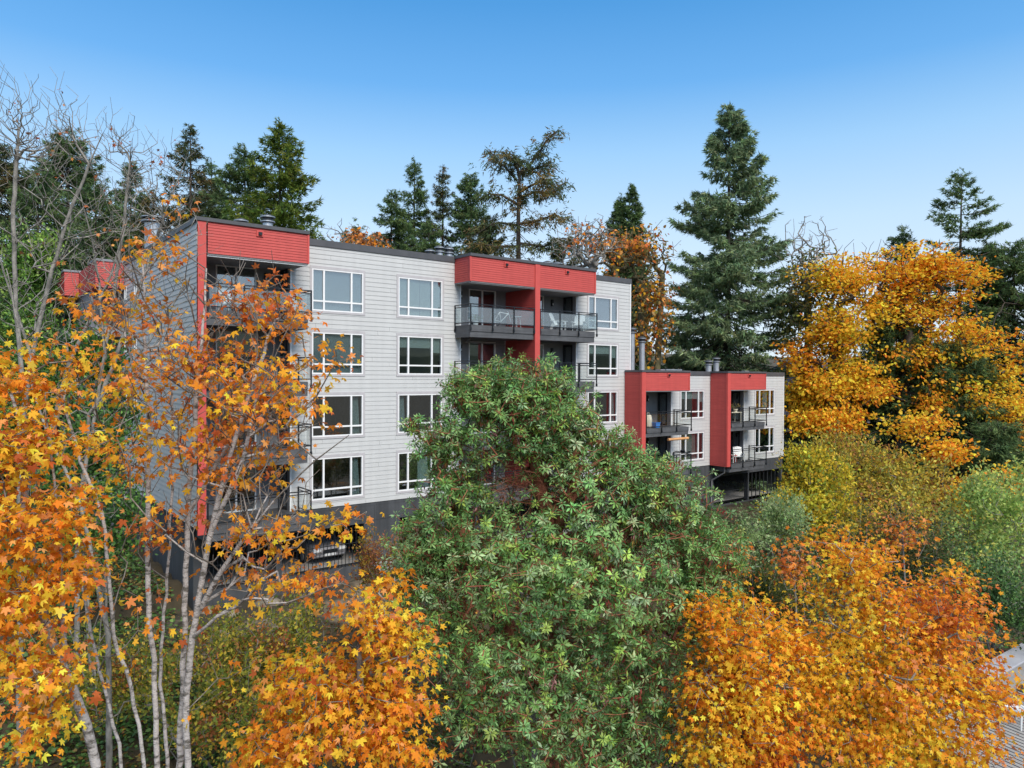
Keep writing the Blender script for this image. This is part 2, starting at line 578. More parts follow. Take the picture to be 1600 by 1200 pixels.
def lamp(root, s, y, z, rot=0.0):
    m = MB(); m.box(-.07, .07, -.09, 0, -.20, .18); m.box(-.045, .045, -.12, -.09, -.16, .02)
    o = m.build('wall_lamp', 'black_metal', root, loc=(s, y, z)); o.rotation_euler = (0, 0, rot)
    g = MB(); g.box(-.03, .03, -.13, -.121, -.15, -.03); g.build('diffuser', 'white_plastic', o)


def soffit_vent(root, s, y, z):
    m = MB(); m.box(s - .14, s + .14, y - .035, y, z - .12, z + .12)
    o = m.build('wall_vent', 'red_trim', root)
    m = MB(); m.box(s - .07, s + .07, y - .10, y - .036, z - .06, z + .05)
    m.build('hood', 'black_metal', o)


def chimney(root, s, y, zb, zt, r, rings=2):
    m = MB(); m.lathe((s, y, 0), [(r, zb), (r, zt - .42)], 18)
    o = m.build('chimney', 'steel', root, smooth=False)
    c = MB()
    c.lathe((s, y, 0), [(r * .9, zt - .42), (r * 1.35, zt - .40), (r * 1.35, zt - .30), (r * 1.0, zt - .28), (r * 1.0, zt - .20), (r * 1.4, zt - .18), (r * 1.4, zt - .08), (r * .5, zt)], 18)
    c.build('chimney_cap', 'dark_steel', o)
    b = MB(); b.lathe((s, y, 0), [(r * 1.42, zt - .375), (r * 1.42, zt - .335)], 18); b.lathe((s, y, 0), [(r * 1.46, zt - .15), (r * 1.46, zt - .11)], 18)
    b.build('chimney_band', 'steel', o)
    return o


# ================================================================ MAIN BUILDING
ZR, ZC = 14.76, 14.47
FL = [2.88, 5.68, 8.48, 11.28]                     # balcony deck levels
HEADS = [5.07, 7.87, 10.67, 13.47]
main = empty('apartment_building', (OX, OY, 0), BA,
             'four storey apartment block with white lap siding and red balcony surrounds, the taller one', 'building')
XA, XC, XF = Vector((1, 0, 0)), Vector((0, 1, 0)), Vector((0, -1, 0))


def build_main():
    wins = []
    for x in (0.02, 4.32, 16.87):
        for h in HEADS:
            wins.append((x, x + 2.46, h - 1.85, h))
    rec = [(-4.85, -.97, 2.85, 13.43), (7.90, 15.89, 2.85, 13.43)]
    mb = MB()
    wall(mb, (0, 0, 0), XA, XF, -5.13, 20.42, 2.85, ZC, wins + rec, .205)
    # left end wall, running back from the projecting fin
    sw = [(9.6, 10.2, 12.7, 13.35), (12.2, 12.75, 12.7, 13.45), (9.6, 10.2, 9.9, 10.55), (12.2, 12.75, 9.9, 10.65), (9.6, 10.2, 7.1, 7.75), (12.2, 12.75, 7.1, 7.85)]
    wall(mb, (-5.13, 0, 0), XC, Vector((-1, 0, 0)), -1.40, 13.0, 2.85, ZC + .1, sw, .205)
    wall(mb, (20.42, 0, 0), XC, XA, 0, 13.0, 2.85, ZC, (), .205)
    wall(mb, (-5.13, 13.0, 0), XA, XC, 0, 25.55, 0, ZC)
    mb.build('siding', 'white_siding', main)
    for x, z0 in [(0.02, i) for i in range(4)]:
        make_window(main, x, 0, HEADS[z0] - 1.85, cover=['curtain_b', 'curtain_b', 'shade', 'shade'][z0])
    for x, z0 in [(4.32, i) for i in range(4)]:
        make_window(main, x, 0, HEADS[z0] - 1.85, cover=['curtain_a', 'curtain_c', 'half', 'blind'][z0])
    for x, z0 in [(16.87, i) for i in range(4)]:
        make_window(main, x, 0, HEADS[z0] - 1.85, cover=['curtain_c', 'curtain_b', 'half', 'lilac'][z0])
    for a, b, z0, z1 in sw:
        make_window(main, -5.13, b, z0, b - a, z1 - z0, rot=-math.pi / 2, narrow=True, trim=False)
    # corner boards
    for a, b, y0, y1, z1 in ((20.40, 20.47, -.045, .06, ZC), (7.84, 7.90, -.04, .03, 13.43), (-.97, -.91, -.04, .03, 13.43), (15.89, 15.95, -.04, .03, 13.43)):
        c = MB(); c.box(a, b, y0, y1, 2.85, z1); c.build('corner_board', 'white_frame', main)
    # roof and its dark cap
    r = MB(); r.box(-5.05, 20.35, -.0, 12.95, ZC - .15, ZC); r.build('roof', 'roof', main)
    k = MB()
    k.box(-.72, 7.53, -.06, .08, ZC, ZR); k.box(16.05, 20.50, -.06, .08, ZC, ZR); k.box(20.36, 20.50, .08, 13.0, ZC, ZR)
    k.box(-5.20, -5.06, -1.30, 13.0, ZC + .1, ZR + .02)
    k.box(-5.20, -.70, -1.48, -1.30, 14.64, 14.78); k.box(-.78, -.70, -1.30, -.06, 14.64, 14.78)
    k.box(7.47, 16.10, -1.48, -1.30, 14.64, 14.78); k.box(7.47, 7.55, -1.30, -.06, 14.64, 14.78); k.box(16.02, 16.10, -1.30, -.06, 14.64, 14.78)
    k.build('roof_cap', 'cap', main)
    # red surrounds
    for (a, b, nm) in ((-5.10, -.72, 0), (7.53, 16.05, 1)):
        w = MB()
        x0 = a + .36 if nm == 0 else a
        if nm == 0:
            wall(w, (0, -1.40, 0), XA, XF, x0, b, 13.43, 14.64, (), .11, .018)
        else:
            wall(w, (0, -1.40, 0), XA, XF, a, 11.62, 13.43, 14.64, (), .11, .018)
            wall(w, (0, -1.40, 0), XA, XF, 11.95, b, 13.43, 14.64, (), .11, .018)
            wall(w, (a, 0, 0), XC, Vector((-1, 0, 0)), -1.40, 0, 13.43, 14.64, (), .11, .018)
        wall(w, (b, 0, 0), XC, XA, -1.40, 0, 13.43, 14.64, (), .11, .018)
        w.box(x0 + .02, b - .02, -1.40, 0, 14.60, 14.62)
        o = w.build('red_surround', 'red_siding', main)
        t = MB()
        for x in ([b] if nm == 0 else [a, b]):
            t = MB(); t.box(x - .05, x + .03, -1.44, -1.36, 13.41, 14.64); t.build('corner_trim', 'red_trim', o)
        s_ = MB(); s_.box(x0, b - .01, -1.39, (.0 if nm else .0), 13.37, 13.43)
        s_.build('soffit', 'soffit', o)
        e = MB(); e.box(x0, b - .04, -1.35, -1.28, 13.32, 13.37); e.build('gutter', 'white_frame' if nm == 0 else 'soffit', o)
    # fins
    for a, b, y in ((-5.11, -4.80, -1.43), (11.62, 11.95, -1.46)):
        fmb = MB(); fmb.box(a, b, y, -1.38, 2.60, 14.64); fmb.build('red_fin', 'red_trim', main)
    w = MB()
    wall(w, (-4.82, 0, 0), XC, XA, -1.38, 1.1, 2.85, 13.37, (), .11, .018)
    w.build('red_side_wall', 'red_siding', main)
    w = MB()
    wall(w, (11.64, 0, 0), XC, Vector((-1, 0, 0)), -1.38, 1.1, 2.85, 13.37, (), .11, .018)
    wall(w, (11.93, 0, 0), XC, XA, -1.38, 1.1, 2.85, 13.37, (), .11, .018)
    w.build('red_side_wall', 'red_siding', main)
    # recess walls
    g = MB(); g2 = MB()
    ops = []
    for z in FL:
        ops.append((-3.75, -2.05, z, z + 2.12)); ops.append((9.15, 10.93, z, z + 2.12)); ops.append((12.6, 14.37, z, z + 2.12))
    wall(g, (0, 1.1, 0), XA, XF, -4.82, -.97, 2.85, 13.43, ops)
    wall(g2, (0, 1.1, 0), XA, XF, 7.90, 11.64, 2.85, 13.43, ops)
    wall(g2, (0, 1.1, 0), XA, XF, 11.93, 15.89, 2.85, 13.43, ops)
    dops = [(.28, 1.02, z, z + 2.1) for z in FL]
    wall(g, (-.97, 0, 0), XC, Vector((-1, 0, 0)), 0, 1.1, 2.85, 13.43, dops)
    wall(g2, (15.89, 0, 0), XC, Vector((-1, 0, 0)), 0, 1.1, 2.85, 13.43, dops)
    wall(g2, (7.90, 0, 0), XC, XA, 0, 1.1, 2.85, 13.43)
    g.box(-4.82, -.97, 0, 1.1, 13.38, 13.43); g2.box(7.9, 15.89, 0, 1.1, 13.38, 13.43)
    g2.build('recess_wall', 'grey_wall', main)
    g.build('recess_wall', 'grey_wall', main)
    for i, z in enumerate(FL):
        for s in (-3.75, 9.15, 12.6):
            make_slider(main, s, 1.1, z, 1.70 if s < 0 else 1.77, 2.12)
        make_slider(main, -.97, 1.02, z, .74, 2.1, rot=-math.pi / 2, dark=True, name='storage_door', bars=0)
        make_slider(main, 15.89, 1.02, z, .74, 2.1, rot=-math.pi / 2, dark=True, name='storage_door', bars=0)
        lamp(main, -1.65, 1.1, z + 1.75); lamp(main, 8.62, 1.1, z + 1.75); lamp(main, 15.0, 1.1, z + 1.75)
        pn = 'rail_glass' if i == 3 else 'clear_glass'
        balcony(main, -4.80, -.72, z, [(-4.74, -1.43), (-.60, -1.43), (-.60, -.05)], [3, 1], panel=pn)
        balcony(main, 7.56, 11.60, z, [(7.53, -.05), (7.53, -1.43), (11.58, -1.43)], [1, 3], panel=pn)
        balcony(main, 11.97, 16.05, z, [(12.0, -1.43), (16.17, -1.43), (16.17, -.05)], [3, 1], panel=pn)
    soffit_vent(main, -2.75, -1.42, 14.42); soffit_vent(main, 9.72, -1.42, 14.42); soffit_vent(main, 13.9, -1.42, 14.42)
    # downpipes under the decks
    for pp in ([(8.3, -.3, 10.64), (8.3, .2, 10.5), (11.2, .6, 10.5), (11.4, .9, 9.6)], [(8.3, -1.0, 7.84), (8.3, .2, 7.7), (11.2, .6, 7.7)]):
        dp = MB(); dp.path(pp, .03); dp.build('drain_pipe', 'soffit', main)
    # inside rooms seen through the glass
    inn = MB()
    inn.quad((-4.9, 5.2, 2.7), (20.3, 5.2, 2.7), (20.3, 5.2, 14.3), (-4.9, 5.2, 14.3))
    for x in (-.9, 3.5, 7.8, 15.95, 20.3, 11.78):
        y0 = 1.15 if x == 11.78 else .12
        inn.quad((x, y0, 2.7), (x, 5.2, 2.7), (x, 5.2, 14.3), (x, y0, 14.3))
    for z in FL + [14.0]:
        inn.quad((-.9, .1, z - .15), (7.8, .1, z - .15), (7.8, 5.2, z - .15), (-.9, 5.2, z - .15))
        inn.quad((15.95, .1, z - .15), (20.3, .1, z - .15), (20.3, 5.2, z - .15), (15.95, 5.2, z - .15))
        inn.quad((-4.8, 1.12, z - .15), (15.9, 1.12, z - .15), (15.9, 5.2, z - .15), (-4.8, 5.2, z - .15))
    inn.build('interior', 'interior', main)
    # dark concrete garage storey
    b = MB()
    gops = [(-4.45, -1.55, 0.0, 1.72), (-1.3, 2.57, 0.0, 1.90), (4.45, 5.6, .70, 1.95), (7.2, 8.6, .70, 1.95), (10.2, 15.0, 0.0, 1.90)]
    wall(b, (0, .03, 0), XA, XF, -4.9, 20.42, -1.0, 2.85, gops)
    for a0, b0, z0, z1 in gops:
        b.quad((a0, .03, z0), (a0, .35, z0), (a0, .35, z1), (a0, .03, z1)); b.quad((b0, .03, z0), (b0, .35, z0), (b0, .35, z1), (b0, .03, z1))
        b.quad((a0, .03, z1), (b0, .03, z1), (b0, .35, z1), (a0, .35, z1)); b.quad((a0, .03, z0), (b0, .03, z0), (b0, .35, z0), (a0, .35, z0))
    wall(b, (-4.9, 0, 0), XC, Vector((-1, 0, 0)), .03, 13, -1.0, 2.85)
    b.box(-5.08, 20.4, .02, 12.9, 2.70, 2.84)
    b.box(3.1, 3.14, .012, .028, 0, 2.84)
    b.box(3.14, 20.4, .014, .028, 2.02, 2.04)
    b.build('garage_wall', 'concrete_dark', main)
    gi = MB()
    gi.quad((-4.88, .36, .02), (20.3, .36, .02), (20.3, 12.8, .02), (-4.88, 12.8, .02))
    gi.quad((-4.88, 12.8, 0), (20.3, 12.8, 0), (20.3, 12.8, 2.7), (-4.88, 12.8, 2.7))
    gi.box(-1.5, -1.3, 4, 4.3, 0, 2.7); gi.box(3.0, 3.2, 5, 5.3, 0, 2.7)
    gi.build('garage_floor', 'concrete', main)
    for a0, b0, z0, z1 in gops:
        gb = MB()
        n = int((b0 - a0) / .17)
        for i in range(1, n):
            x = a0 + (b0 - a0) * i / n
            gb.box(x - .012, x + .012, .10, .124, z0 - (.45 if z0 == 0 and b0 < 3 else 0), z1)
        gb.box(a0, b0, .085, .101, z0 + .1, z0 + .14)
        gb.box(a0, b0, .085, .101, z0 + (z1 - z0) * .55, z0 + (z1 - z0) * .55 + .035)
        gb.build('security_bars', 'black_metal', main)
    # chimneys on the roof
    chimney(main, -.35, 4.5, ZC, 16.55, .24); chimney(main, -1.15, 6, ZC, 16.5, .24); chimney(main, -1.7, 6.5, ZC, 16.2, .2)
    for s, zt in ((9.15, 16.02), (9.78, 16.28), (10.42, 16.28)): chimney(main, s, 5, ZC, zt, .21)
    for s, zt in ((18.05, 16.25), (18.85, 16.28)): chimney(main, s, 5, ZC, zt, .22)
    chimney(main, -3.9, 12.0, ZC, 17.3, .42)
    # rear wing: staggered red balcony stacks seen past the left end wall
    for a, b_, y, yd in ((-6.5, -5.16, 12.8, 2.2), (-7.25, -6.52, 18.6, 5.0)):
        w = MB()
        wall(w, (0, y, 0), XA, XF, a, b_, 13.35, 14.72, (), .11, .018)
        wall(w, (a, 0, 0), XC, Vector((-1, 0, 0)), y, y + yd, 13.35, 14.72, (), .11, .018)
        w.box(a + .02, b_, y + .02, y + yd, 13.33, 13.36)
        if a > -7: w.box(-6.5, -6.42, 15.0, 18.6, 13.35, 14.72)
        w.build('red_surround', 'red_siding', main)
    w = MB()
    w.box(-6.55, -5.1, 12.74, 15.1, 14.72, 14.84); w.box(-7.30, -6.4, 18.54, 23.7, 14.72, 14.84)
    for z in FL:
        w.box(-6.5, -5.1, 12.9, 15.0, z - .5, z); w.box(-7.25, -6.4, 18.7, 23.6, z - .5, z)
    w.box(-5.1, 5, 13.1, 24, 0, 14.6); w.box(-6.4, -5.1, 15.1, 24, 0, 14.6)
    w.build('rear_wing', 'grey_wall', main)
    for z in FL:
        o = MB(); o.box(-6.5, -5.2, 12.84, 12.86, z + .95, z + 1.0); o.box(-6.5, -6.46, 12.84, 15, z + .95, z + 1.0)
        for i in range(7): o.box(-6.5 + .2 * i, -6.48 + .2 * i, 12.84, 12.86, z, z + .95)
        o.box(-7.25, -7.21, 18.64, 23.5, z + .95, z + 1.0)
        for i in range(14): o.box(-7.25, -7.23, 18.64 + .36 * i, 18.66 + .36 * i, z, z + .95)
        o.build('railing', 'black_metal', main)


build_main()

# ================================================================ ANNEX
annex = empty('apartment_annex', (OX, OY, 0), BA,
              'low two storey white annex with two red balcony bays, right of the tall block', 'building')


def build_annex():
    wins = [(x, x + 2.46, h - 1.83, h) for x in (25.32, 33.80) for h in (5.05, 7.85)]
    rec = [(20.0, 24.33, 2.75, 7.92), (28.5, 32.35, 2.75, 7.92)]
    ZT = 9.02
    mb = MB()
    wall(mb, (0, 0, 0), XA, XF, 20.47, 37.5, 2.75, ZT, wins + rec, .205)
    wall(mb, (37.5, 0, 0), XC, XA, 0, 12, 2.75, ZT, (), .205)
    mb.build('siding', 'white_siding', annex)
    for k, (x, h, c) in enumerate(((25.32, 5.05, 'curtain_t'), (25.32, 7.85, 'half'), (33.80, 5.05, None), (33.80, 7.85, 'curtain_a'))):
        make_window(annex, x, 0, h - 1.83, h=1.83, cover=c)
    for a, b, z1 in ((37.46, 37.53, ZT - .12), (24.33, 24.39, 7.92), (32.35, 32.41, 7.92)):
        c = MB(); c.box(a, b, -.045, .05, 2.75, z1); c.build('corner_board', 'white_frame', annex)
    r = MB(); r.box(20.5, 37.4, 0, 12, ZT - .1, ZT); r.build('roof', 'roof', annex)
    k = MB(); k.box(24.45, 28.44, -.06, .08, ZT - .15, 9.15); k.box(32.93, 37.56, -.06, .08, ZT - .15, 9.15); k.box(37.42, 37.56, .08, 12, ZT - .15, 9.15)
    k.box(19.93, 24.47, -1.47, -1.3, 9.05, 9.17); k.box(24.40, 24.47, -1.3, -.06, 9.05, 9.17); k.box(19.93, 20.02, -1.3, -.05, 9.05, 9.17)
    k.box(28.40, 32.95, -1.47, -1.3, 9.05, 9.17); k.box(32.88, 32.95, -1.3, -.06, 9.05, 9.17); k.box(28.40, 28.50, -1.3, -.06, 9.05, 9.17)
    k.build('roof_cap', 'cap', annex)
    for a, f, b, zb in ((19.98, 20.27, 24.43, 2.75), (28.46, 28.76, 32.90, 2.75)):
        w = MB()
        wall(w, (a, 0, 0), XC, Vector((-1, 0, 0)), -1.40, -.03, zb, 9.05, (), .11, .018)
        wall(w, (f, 0, 0), XC, XA, -1.40, 1.1, zb, 7.92, (), .11, .018)
        wall(w, (0, -1.40, 0), XA, XF, f + .03, b, 7.92, 9.05, (), .11, .018)
        wall(w, (b, 0, 0), XC, XA, -1.40, 0, 7.92, 9.05, (), .11, .018)
        w.box(a + .05, b - .05, -1.38, -.02, 9.0, 9.03)
        o = w.build('red_surround', 'red_siding', annex)
        t = MB(); t.box(b - .05, b + .03, -1.44, -1.36, 7.90, 9.05); t.build('corner_trim', 'red_trim', o)
        t = MB(); t.box(a - .02, f + .03, -1.44, -1.385, zb, 9.05); t.box(a - .03, a + .04, -1.386, -1.30, zb, 9.05)
        t.build('red_fin', 'red_trim', o)
        s_ = MB(); s_.box(f, b - .01, -1.39, 0, 7.86, 7.92); s_.build('soffit', 'soffit', o)
    g = MB()
    levels = (2.85, 5.62)
    ops = [(x, x + 1.77, z, z + 2.1) for x in (20.75, 29.25) for z in levels]
    g2 = MB()
    wall(g, (0, 1.1, 0), XA, XF, 20.27, 24.33, 2.75, 7.92, ops); wall(g2, (0, 1.1, 0), XA, XF, 28.76, 32.35, 2.75, 7.92, ops)
    dops = [(.28, 1.02, z, z + 2.1) for z in levels]
    wall(g, (24.33, 0, 0), XC, Vector((-1, 0, 0)), 0, 1.1, 2.75, 7.92, dops)
    wall(g2, (32.35, 0, 0), XC, Vector((-1, 0, 0)), 0, 1.1, 2.75, 7.92, dops)
    g.box(20.27, 24.33, 0, 1.1, 7.87, 7.92); g2.box(28.76, 32.35, 0, 1.1, 7.87, 7.92)
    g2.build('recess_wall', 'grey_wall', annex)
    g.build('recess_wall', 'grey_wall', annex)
    for z in levels:
        for x in (20.75, 29.25): make_slider(annex, x, 1.1, z, 1.77, 2.1)
        for x in (24.33, 32.35): make_slider(annex, x, 1.02, z, .74, 2.1, rot=-math.pi / 2, dark=True, name='storage_door', bars=0)
        lamp(annex, 23.3, 1.1, z + 1.75); lamp(annex, 31.6, 1.1, z + 1.75)
        balcony(annex, 20.30, 24.43, z, [(20.36, -1.43), (24.62, -1.43), (24.62, -.05)], [3, 1], panel='clear_glass', thick=.50)
        balcony(annex, 28.79, 32.90, z, [(28.84, -1.43), (33.02, -1.43), (33.02, -.05)], [3, 1], panel='clear_glass', thick=.50)
    soffit_vent(annex, 22.4, -1.42, 8.88); soffit_vent(annex, 30.9, -1.42, 8.88)
    inn = MB()
    inn.quad((20.6, 5, 2.6), (37.4, 5, 2.6), (37.4, 5, 9), (20.6, 5, 9))
    for x in (24.45, 28.4, 32.5, 37.3): inn.quad((x, .12, 2.6), (x, 5, 2.6), (x, 5, 9), (x, .12, 9))
    for z in (2.7, 5.5, 8.6):
        inn.quad((24.45, .1, z), (28.4, .1, z), (28.4, 5, z), (24.45, 5, z)); inn.quad((32.5, .1, z), (37.3, .1, z), (37.3, 5, z), (32.5, 5, z))
        inn.quad((20.6, 1.12, z), (33, 1.12, z), (33, 5, z), (20.6, 5, z))
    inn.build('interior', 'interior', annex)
    b = MB()
    gops = [(24.4, 26.0, .8, 1.9), (29.0, 33.0, -.1, 1.86), (33.15, 37.3, -.1, 1.86)]
    wall(b, (0, .03, 0), XA, XF, 20.45, 37.5, -1.5, 2.75, gops)
    wall(b, (37.5, 0, 0), XC, XA, .03, 12, -1.5, 2.75)
    for a0, b0, z0, z1 in gops:
        b.quad((a0, .03, z0), (a0, .35, z0), (a0, .35, z1), (a0, .03, z1)); b.quad((b0, .03, z0), (b0, .35, z0), (b0, .35, z1), (b0, .03, z1))
        b.quad((a0, .03, z1), (b0, .03, z1), (b0, .35, z1), (a0, .35, z1))
    b.box(20.5, 37.4, .04, 11.9, 2.60, 2.74)
    b.build('garage_wall', 'concrete_dark', annex)
    gi = MB()
    gi.quad((20.5, .36, .02), (37.4, .36, .02), (37.4, 12, .02), (20.5, 12, .02))
    gi.build('garage_floor', 'concrete', annex)
    gi = MB(); gi.quad((20.5, 6.5, .03), (33.6, 6.5, .03), (33.6, 6.5, 2.6), (20.5, 6.5, 2.6))
    gi.build('garage_back_wall', 'concrete_dark', annex)
    gb = MB()
    for i in range(1, 40): gb.box(29.0 + .1 * i - .007, 29.0 + .1 * i + .007, .2, .214, -.1, 1.86)
    gb.box(29.0, 33.0, .17, .202, .7, .73)
    gb.build('security_bars', 'dark_steel', annex)
    gb = MB()
    for i in range(0, 9): gb.box(33.3 + .5 * i - .025, 33.3 + .5 * i + .025, .2, .25, -.1, 1.86)
    gb.build('security_bars', 'dark_steel', annex)
    chimney(annex, 22.45, 1.7, ZT, 12.0, .20); chimney(annex, 23.45, 1.7, ZT, 11.42, .19)
    chimney(annex, 31.1, 2.1, ZT, 10.05, .21); chimney(annex, 32.0, 2.1, ZT, 10.27, .21)
    for a, b, y0, y1, z1 in ((22.6, 23.0, -.6, -.2, 9.24), (24.6, 26.2, .6, .9, 9.28), (33.4, 33.9, .6, .9, 9.25)):
        v = MB(); v.box(a, b, y0, y1, 9.03, z1); v.build('roof_flashing', 'steel', annex)
    dpp = MB(); dpp.path([(28.62, -1.1, 2.72), (28.75, -1.0, 2.3), (28.6, -.1, 1.7), (28.6, -.05, .2)], .045)
    dpp.build('downspout', 'soffit', annex)


build_annex()
#@@PART2
# ================================================================ VEGETATION TOOLS
def nrm(a):
    return a / np.maximum(np.linalg.norm(a, axis=-1, keepdims=True), 1e-9)


def np_mesh(name, V, F, mat, parent=None, tint=None, smooth=False):
    """V (n,3), F (m,k) uniform polygons"""
    me = bpy.data.meshes.new(name)
    m, k = F.shape
    me.vertices.add(len(V)); me.vertices.foreach_set('co', V.astype(np.float32).ravel())
    me.loops.add(m * k); me.loops.foreach_set('vertex_index', F.astype(np.int32).ravel())
    me.polygons.add(m); me.polygons.foreach_set('loop_start', (np.arange(m) * k).astype(np.int32))
    if smooth: me.polygons.foreach_set('use_smooth', np.ones(m, bool))
    if tint is not None:
        a = me.attributes.new('tint', 'FLOAT_COLOR', 'POINT')
        a.data.foreach_set('color', np.concatenate([tint, np.ones((len(tint), 1))], 1).astype(np.float32).ravel())
    me.materials.append(M[mat] if isinstance(mat, str) else mat)
    me.update(calc_edges=True)
    o = bpy.data.objects.new(name, me)
    COL.objects.link(o)
    if parent: o.parent = parent
    return o


def leaves_mesh(name, tv, tf, pos, tip, nor, size, tint, mat, parent, vary=None):
    """instance a leaf template: y of the template along tip, z along nor"""
    t = nrm(tip); n = nor - (nor * t).sum(-1, keepdims=True) * t; n = nrm(n)
    x = np.cross(t, n)
    R = np.stack([x, t, n], -1)                         # columns
    if vary is None: V = np.einsum('nij,kj->nki', R, tv)
    else: V = np.einsum('nij,nkj->nki', R, tv[None] * vary[:, None, :])
    V = V * size[:, None, None] + pos[:, None, :]
    k = len(tv)
    F = (np.asarray(tf)[None] + (np.arange(len(pos)) * k)[:, None, None]).reshape(-1, len(tf[0]))
    T = np.repeat(tint, k, 0)
    return np_mesh(name, V.reshape(-1, 3), F, mat, parent, T)


def polar(r, a, z=0.0, c=(0, .32)):
    a = R_(a)
    return (c[0] + r * math.sin(a), c[1] + r * math.cos(a), z)


# five lobed maple leaf, stalk at the origin
MAPLE_V = np.array([(0, .30, 0.02),
                    polar(.34, -27, 0.04), polar(.58, -13, 0.0), polar(.76, 0, -.06), polar(.58, 13, 0.0), polar(.34, 27, 0.04),
                    polar(.54, 42, -.01), polar(.70, 55, -.08), polar(.48, 68, -.01), polar(.30, 88, 0.02), polar(.50, 112, -.08), polar(.22, 158, 0.0),
                    polar(.22, -158, 0.0), polar(.50, -112, -.08), polar(.30, -88, .02), polar(.48, -68, -.01), polar(.70, -55, -.08), polar(.54, -42, -.01)])
MAPLE_F = [(0, 1, 2, 3), (0, 3, 4, 5), (0, 5, 6, 7), (0, 7, 8, 9), (0, 9, 10, 11), (0, 12, 13, 14), (0, 14, 15, 16), (0, 16, 17, 1)]
MAPLE_F = [tuple(reversed(f)) for f in MAPLE_F]
OVAL_V = np.array([(0, 0, 0), (.17, .5, .05), (0, 1, -.04), (-.17, .5, .05), (0, .5, -.01)])
OVAL_F = [(0, 1, 2, 4), (0, 4, 2, 3)]
SMALL_V = np.array([(0, 0, 0), (.30, .45, .06), (0, 1, -.05), (-.30, .45, .06)])
SMALL_F = [(0, 1, 2, 3)]
LOBE_V = np.array([(0, .0, 0), (.42, .22, .03), (.34, .62, -.04), (0, 1, -.06), (-.34, .62, -.04), (-.42, .22, .03), (0, .42, .05)])
LOBE_F = [(0, 1, 2, 6), (6, 2, 3, 4), (0, 6, 4, 5)]


def tubes_mesh(name, P0, P1, r0, r1, mat, parent, n=5):
    d = nrm(P1 - P0)
    ref = np.where(np.abs(d[:, 2:3]) < .9, np.array([[0, 0, 1.]]), np.array([[1., 0, 0]]))
    a = nrm(np.cross(d, ref)); b = np.cross(d, a)
    th = np.arange(n) * 2 * math.pi / n
    ca, sa = np.cos(th)[None, :, None], np.sin(th)[None, :, None]
    ring = a[:, None, :] * ca + b[:, None, :] * sa
    V = np.concatenate([P0[:, None] + ring * r0[:, None, None], P1[:, None] + ring * r1[:, None, None]], 1)
    i = np.arange(n); j = (i + 1) % n
    tf = np.stack([i, j, j + n, i + n], -1)
    F = (tf[None] + (np.arange(len(P0)) * 2 * n)[:, None, None]).reshape(-1, 4)
    return np_mesh(name, V.reshape(-1, 3), F, mat, parent, None, smooth=True)


def grow(trunks, targets, rtip=.006, power=.5, step=.45, up=.35, jit=.06, rmax=.5, sag=0.0, seed=0):
    """trunks: list of (polyline (k,3), base radius, end radius); branches reach the targets, thickness by the pipe model"""
    g = np.random.default_rng(seed)
    pos = []; par = []; minr = []
    starts = []
    for pl, ra, rb in trunks:
        pl = np.asarray(pl, float)
        k0 = len(pos)
        L = np.concatenate([[0], np.cumsum(np.linalg.norm(np.diff(pl, axis=0), axis=1))])
        n = max(3, int(L[-1] / step))
        for i, l in enumerate(np.linspace(0, L[-1], n + 1)):
            p = np.array([np.interp(l, L, pl[:, c]) for c in range(3)])
            if 0 < i < n: p = p + g.normal(0, 1, 3) * min(ra, .05) * .22
            pos.append(p); par.append(-1 if i == 0 else len(pos) - 2)
            minr.append(ra + (rb - ra) * (l / L[-1]) ** .8)
    N = len(pos)
    cap = N + len(targets) * 14
    A = np.zeros((cap, 3)); A[:N] = pos
    base = A[0].copy()
    order = np.argsort([min(np.linalg.norm(np.asarray(pl) - t, axis=1).min() for pl, _, _ in trunks) for t in targets])
    tips = []
    for ti in order:
        t = targets[ti]
        d = A[:N] - t
        dist = np.sqrt((d ** 2).sum(1))
        cost = dist + (1.6 if up > .6 else .55) * np.maximum(d[:, 2] + (.6 if up > .6 else .15) * dist, 0) + .02 * g.random(N)
        k = int(np.argmin(cost))
        p0 = A[k]; L = dist[k]
        if L < .03: tips.append(k); continue
        pd = p0 - A[par[k]] if par[k] >= 0 else np.array([0, 0, 1.])
        pd = pd / (np.linalg.norm(pd) + 1e-9)
        if up > .6: ctrl = p0 + (t - p0) * np.array([.62, .62, .30]) + pd * .12 * L
        else: ctrl = p0 + (pd * .5 + np.array([0, 0, up])) * L * .45
        m = max(1, min(13, int(L / step + .5)))
        pk = k
        for i in range(1, m + 1):
            s = i / m
            q = (1 - s) ** 2 * p0 + 2 * s * (1 - s) * ctrl + s * s * t
            if i < m: q = q + g.normal(0, 1, 3) * jit * min(1, L / m)
            A[N] = q; par.append(pk); minr.append(0); pk = N; N += 1
        tips.append(pk)
    cnt = np.zeros(N)
    for k in tips: cnt[k] += 1
    for i in range(N - 1, -1, -1):
        if par[i] >= 0: cnt[par[i]] += cnt[i]
    r = np.maximum(rtip * np.maximum(cnt, 1) ** power, np.array(minr)[:N])
    r = np.minimum(r, rmax)
    return A[:N], np.array(par), r, np.array(tips)


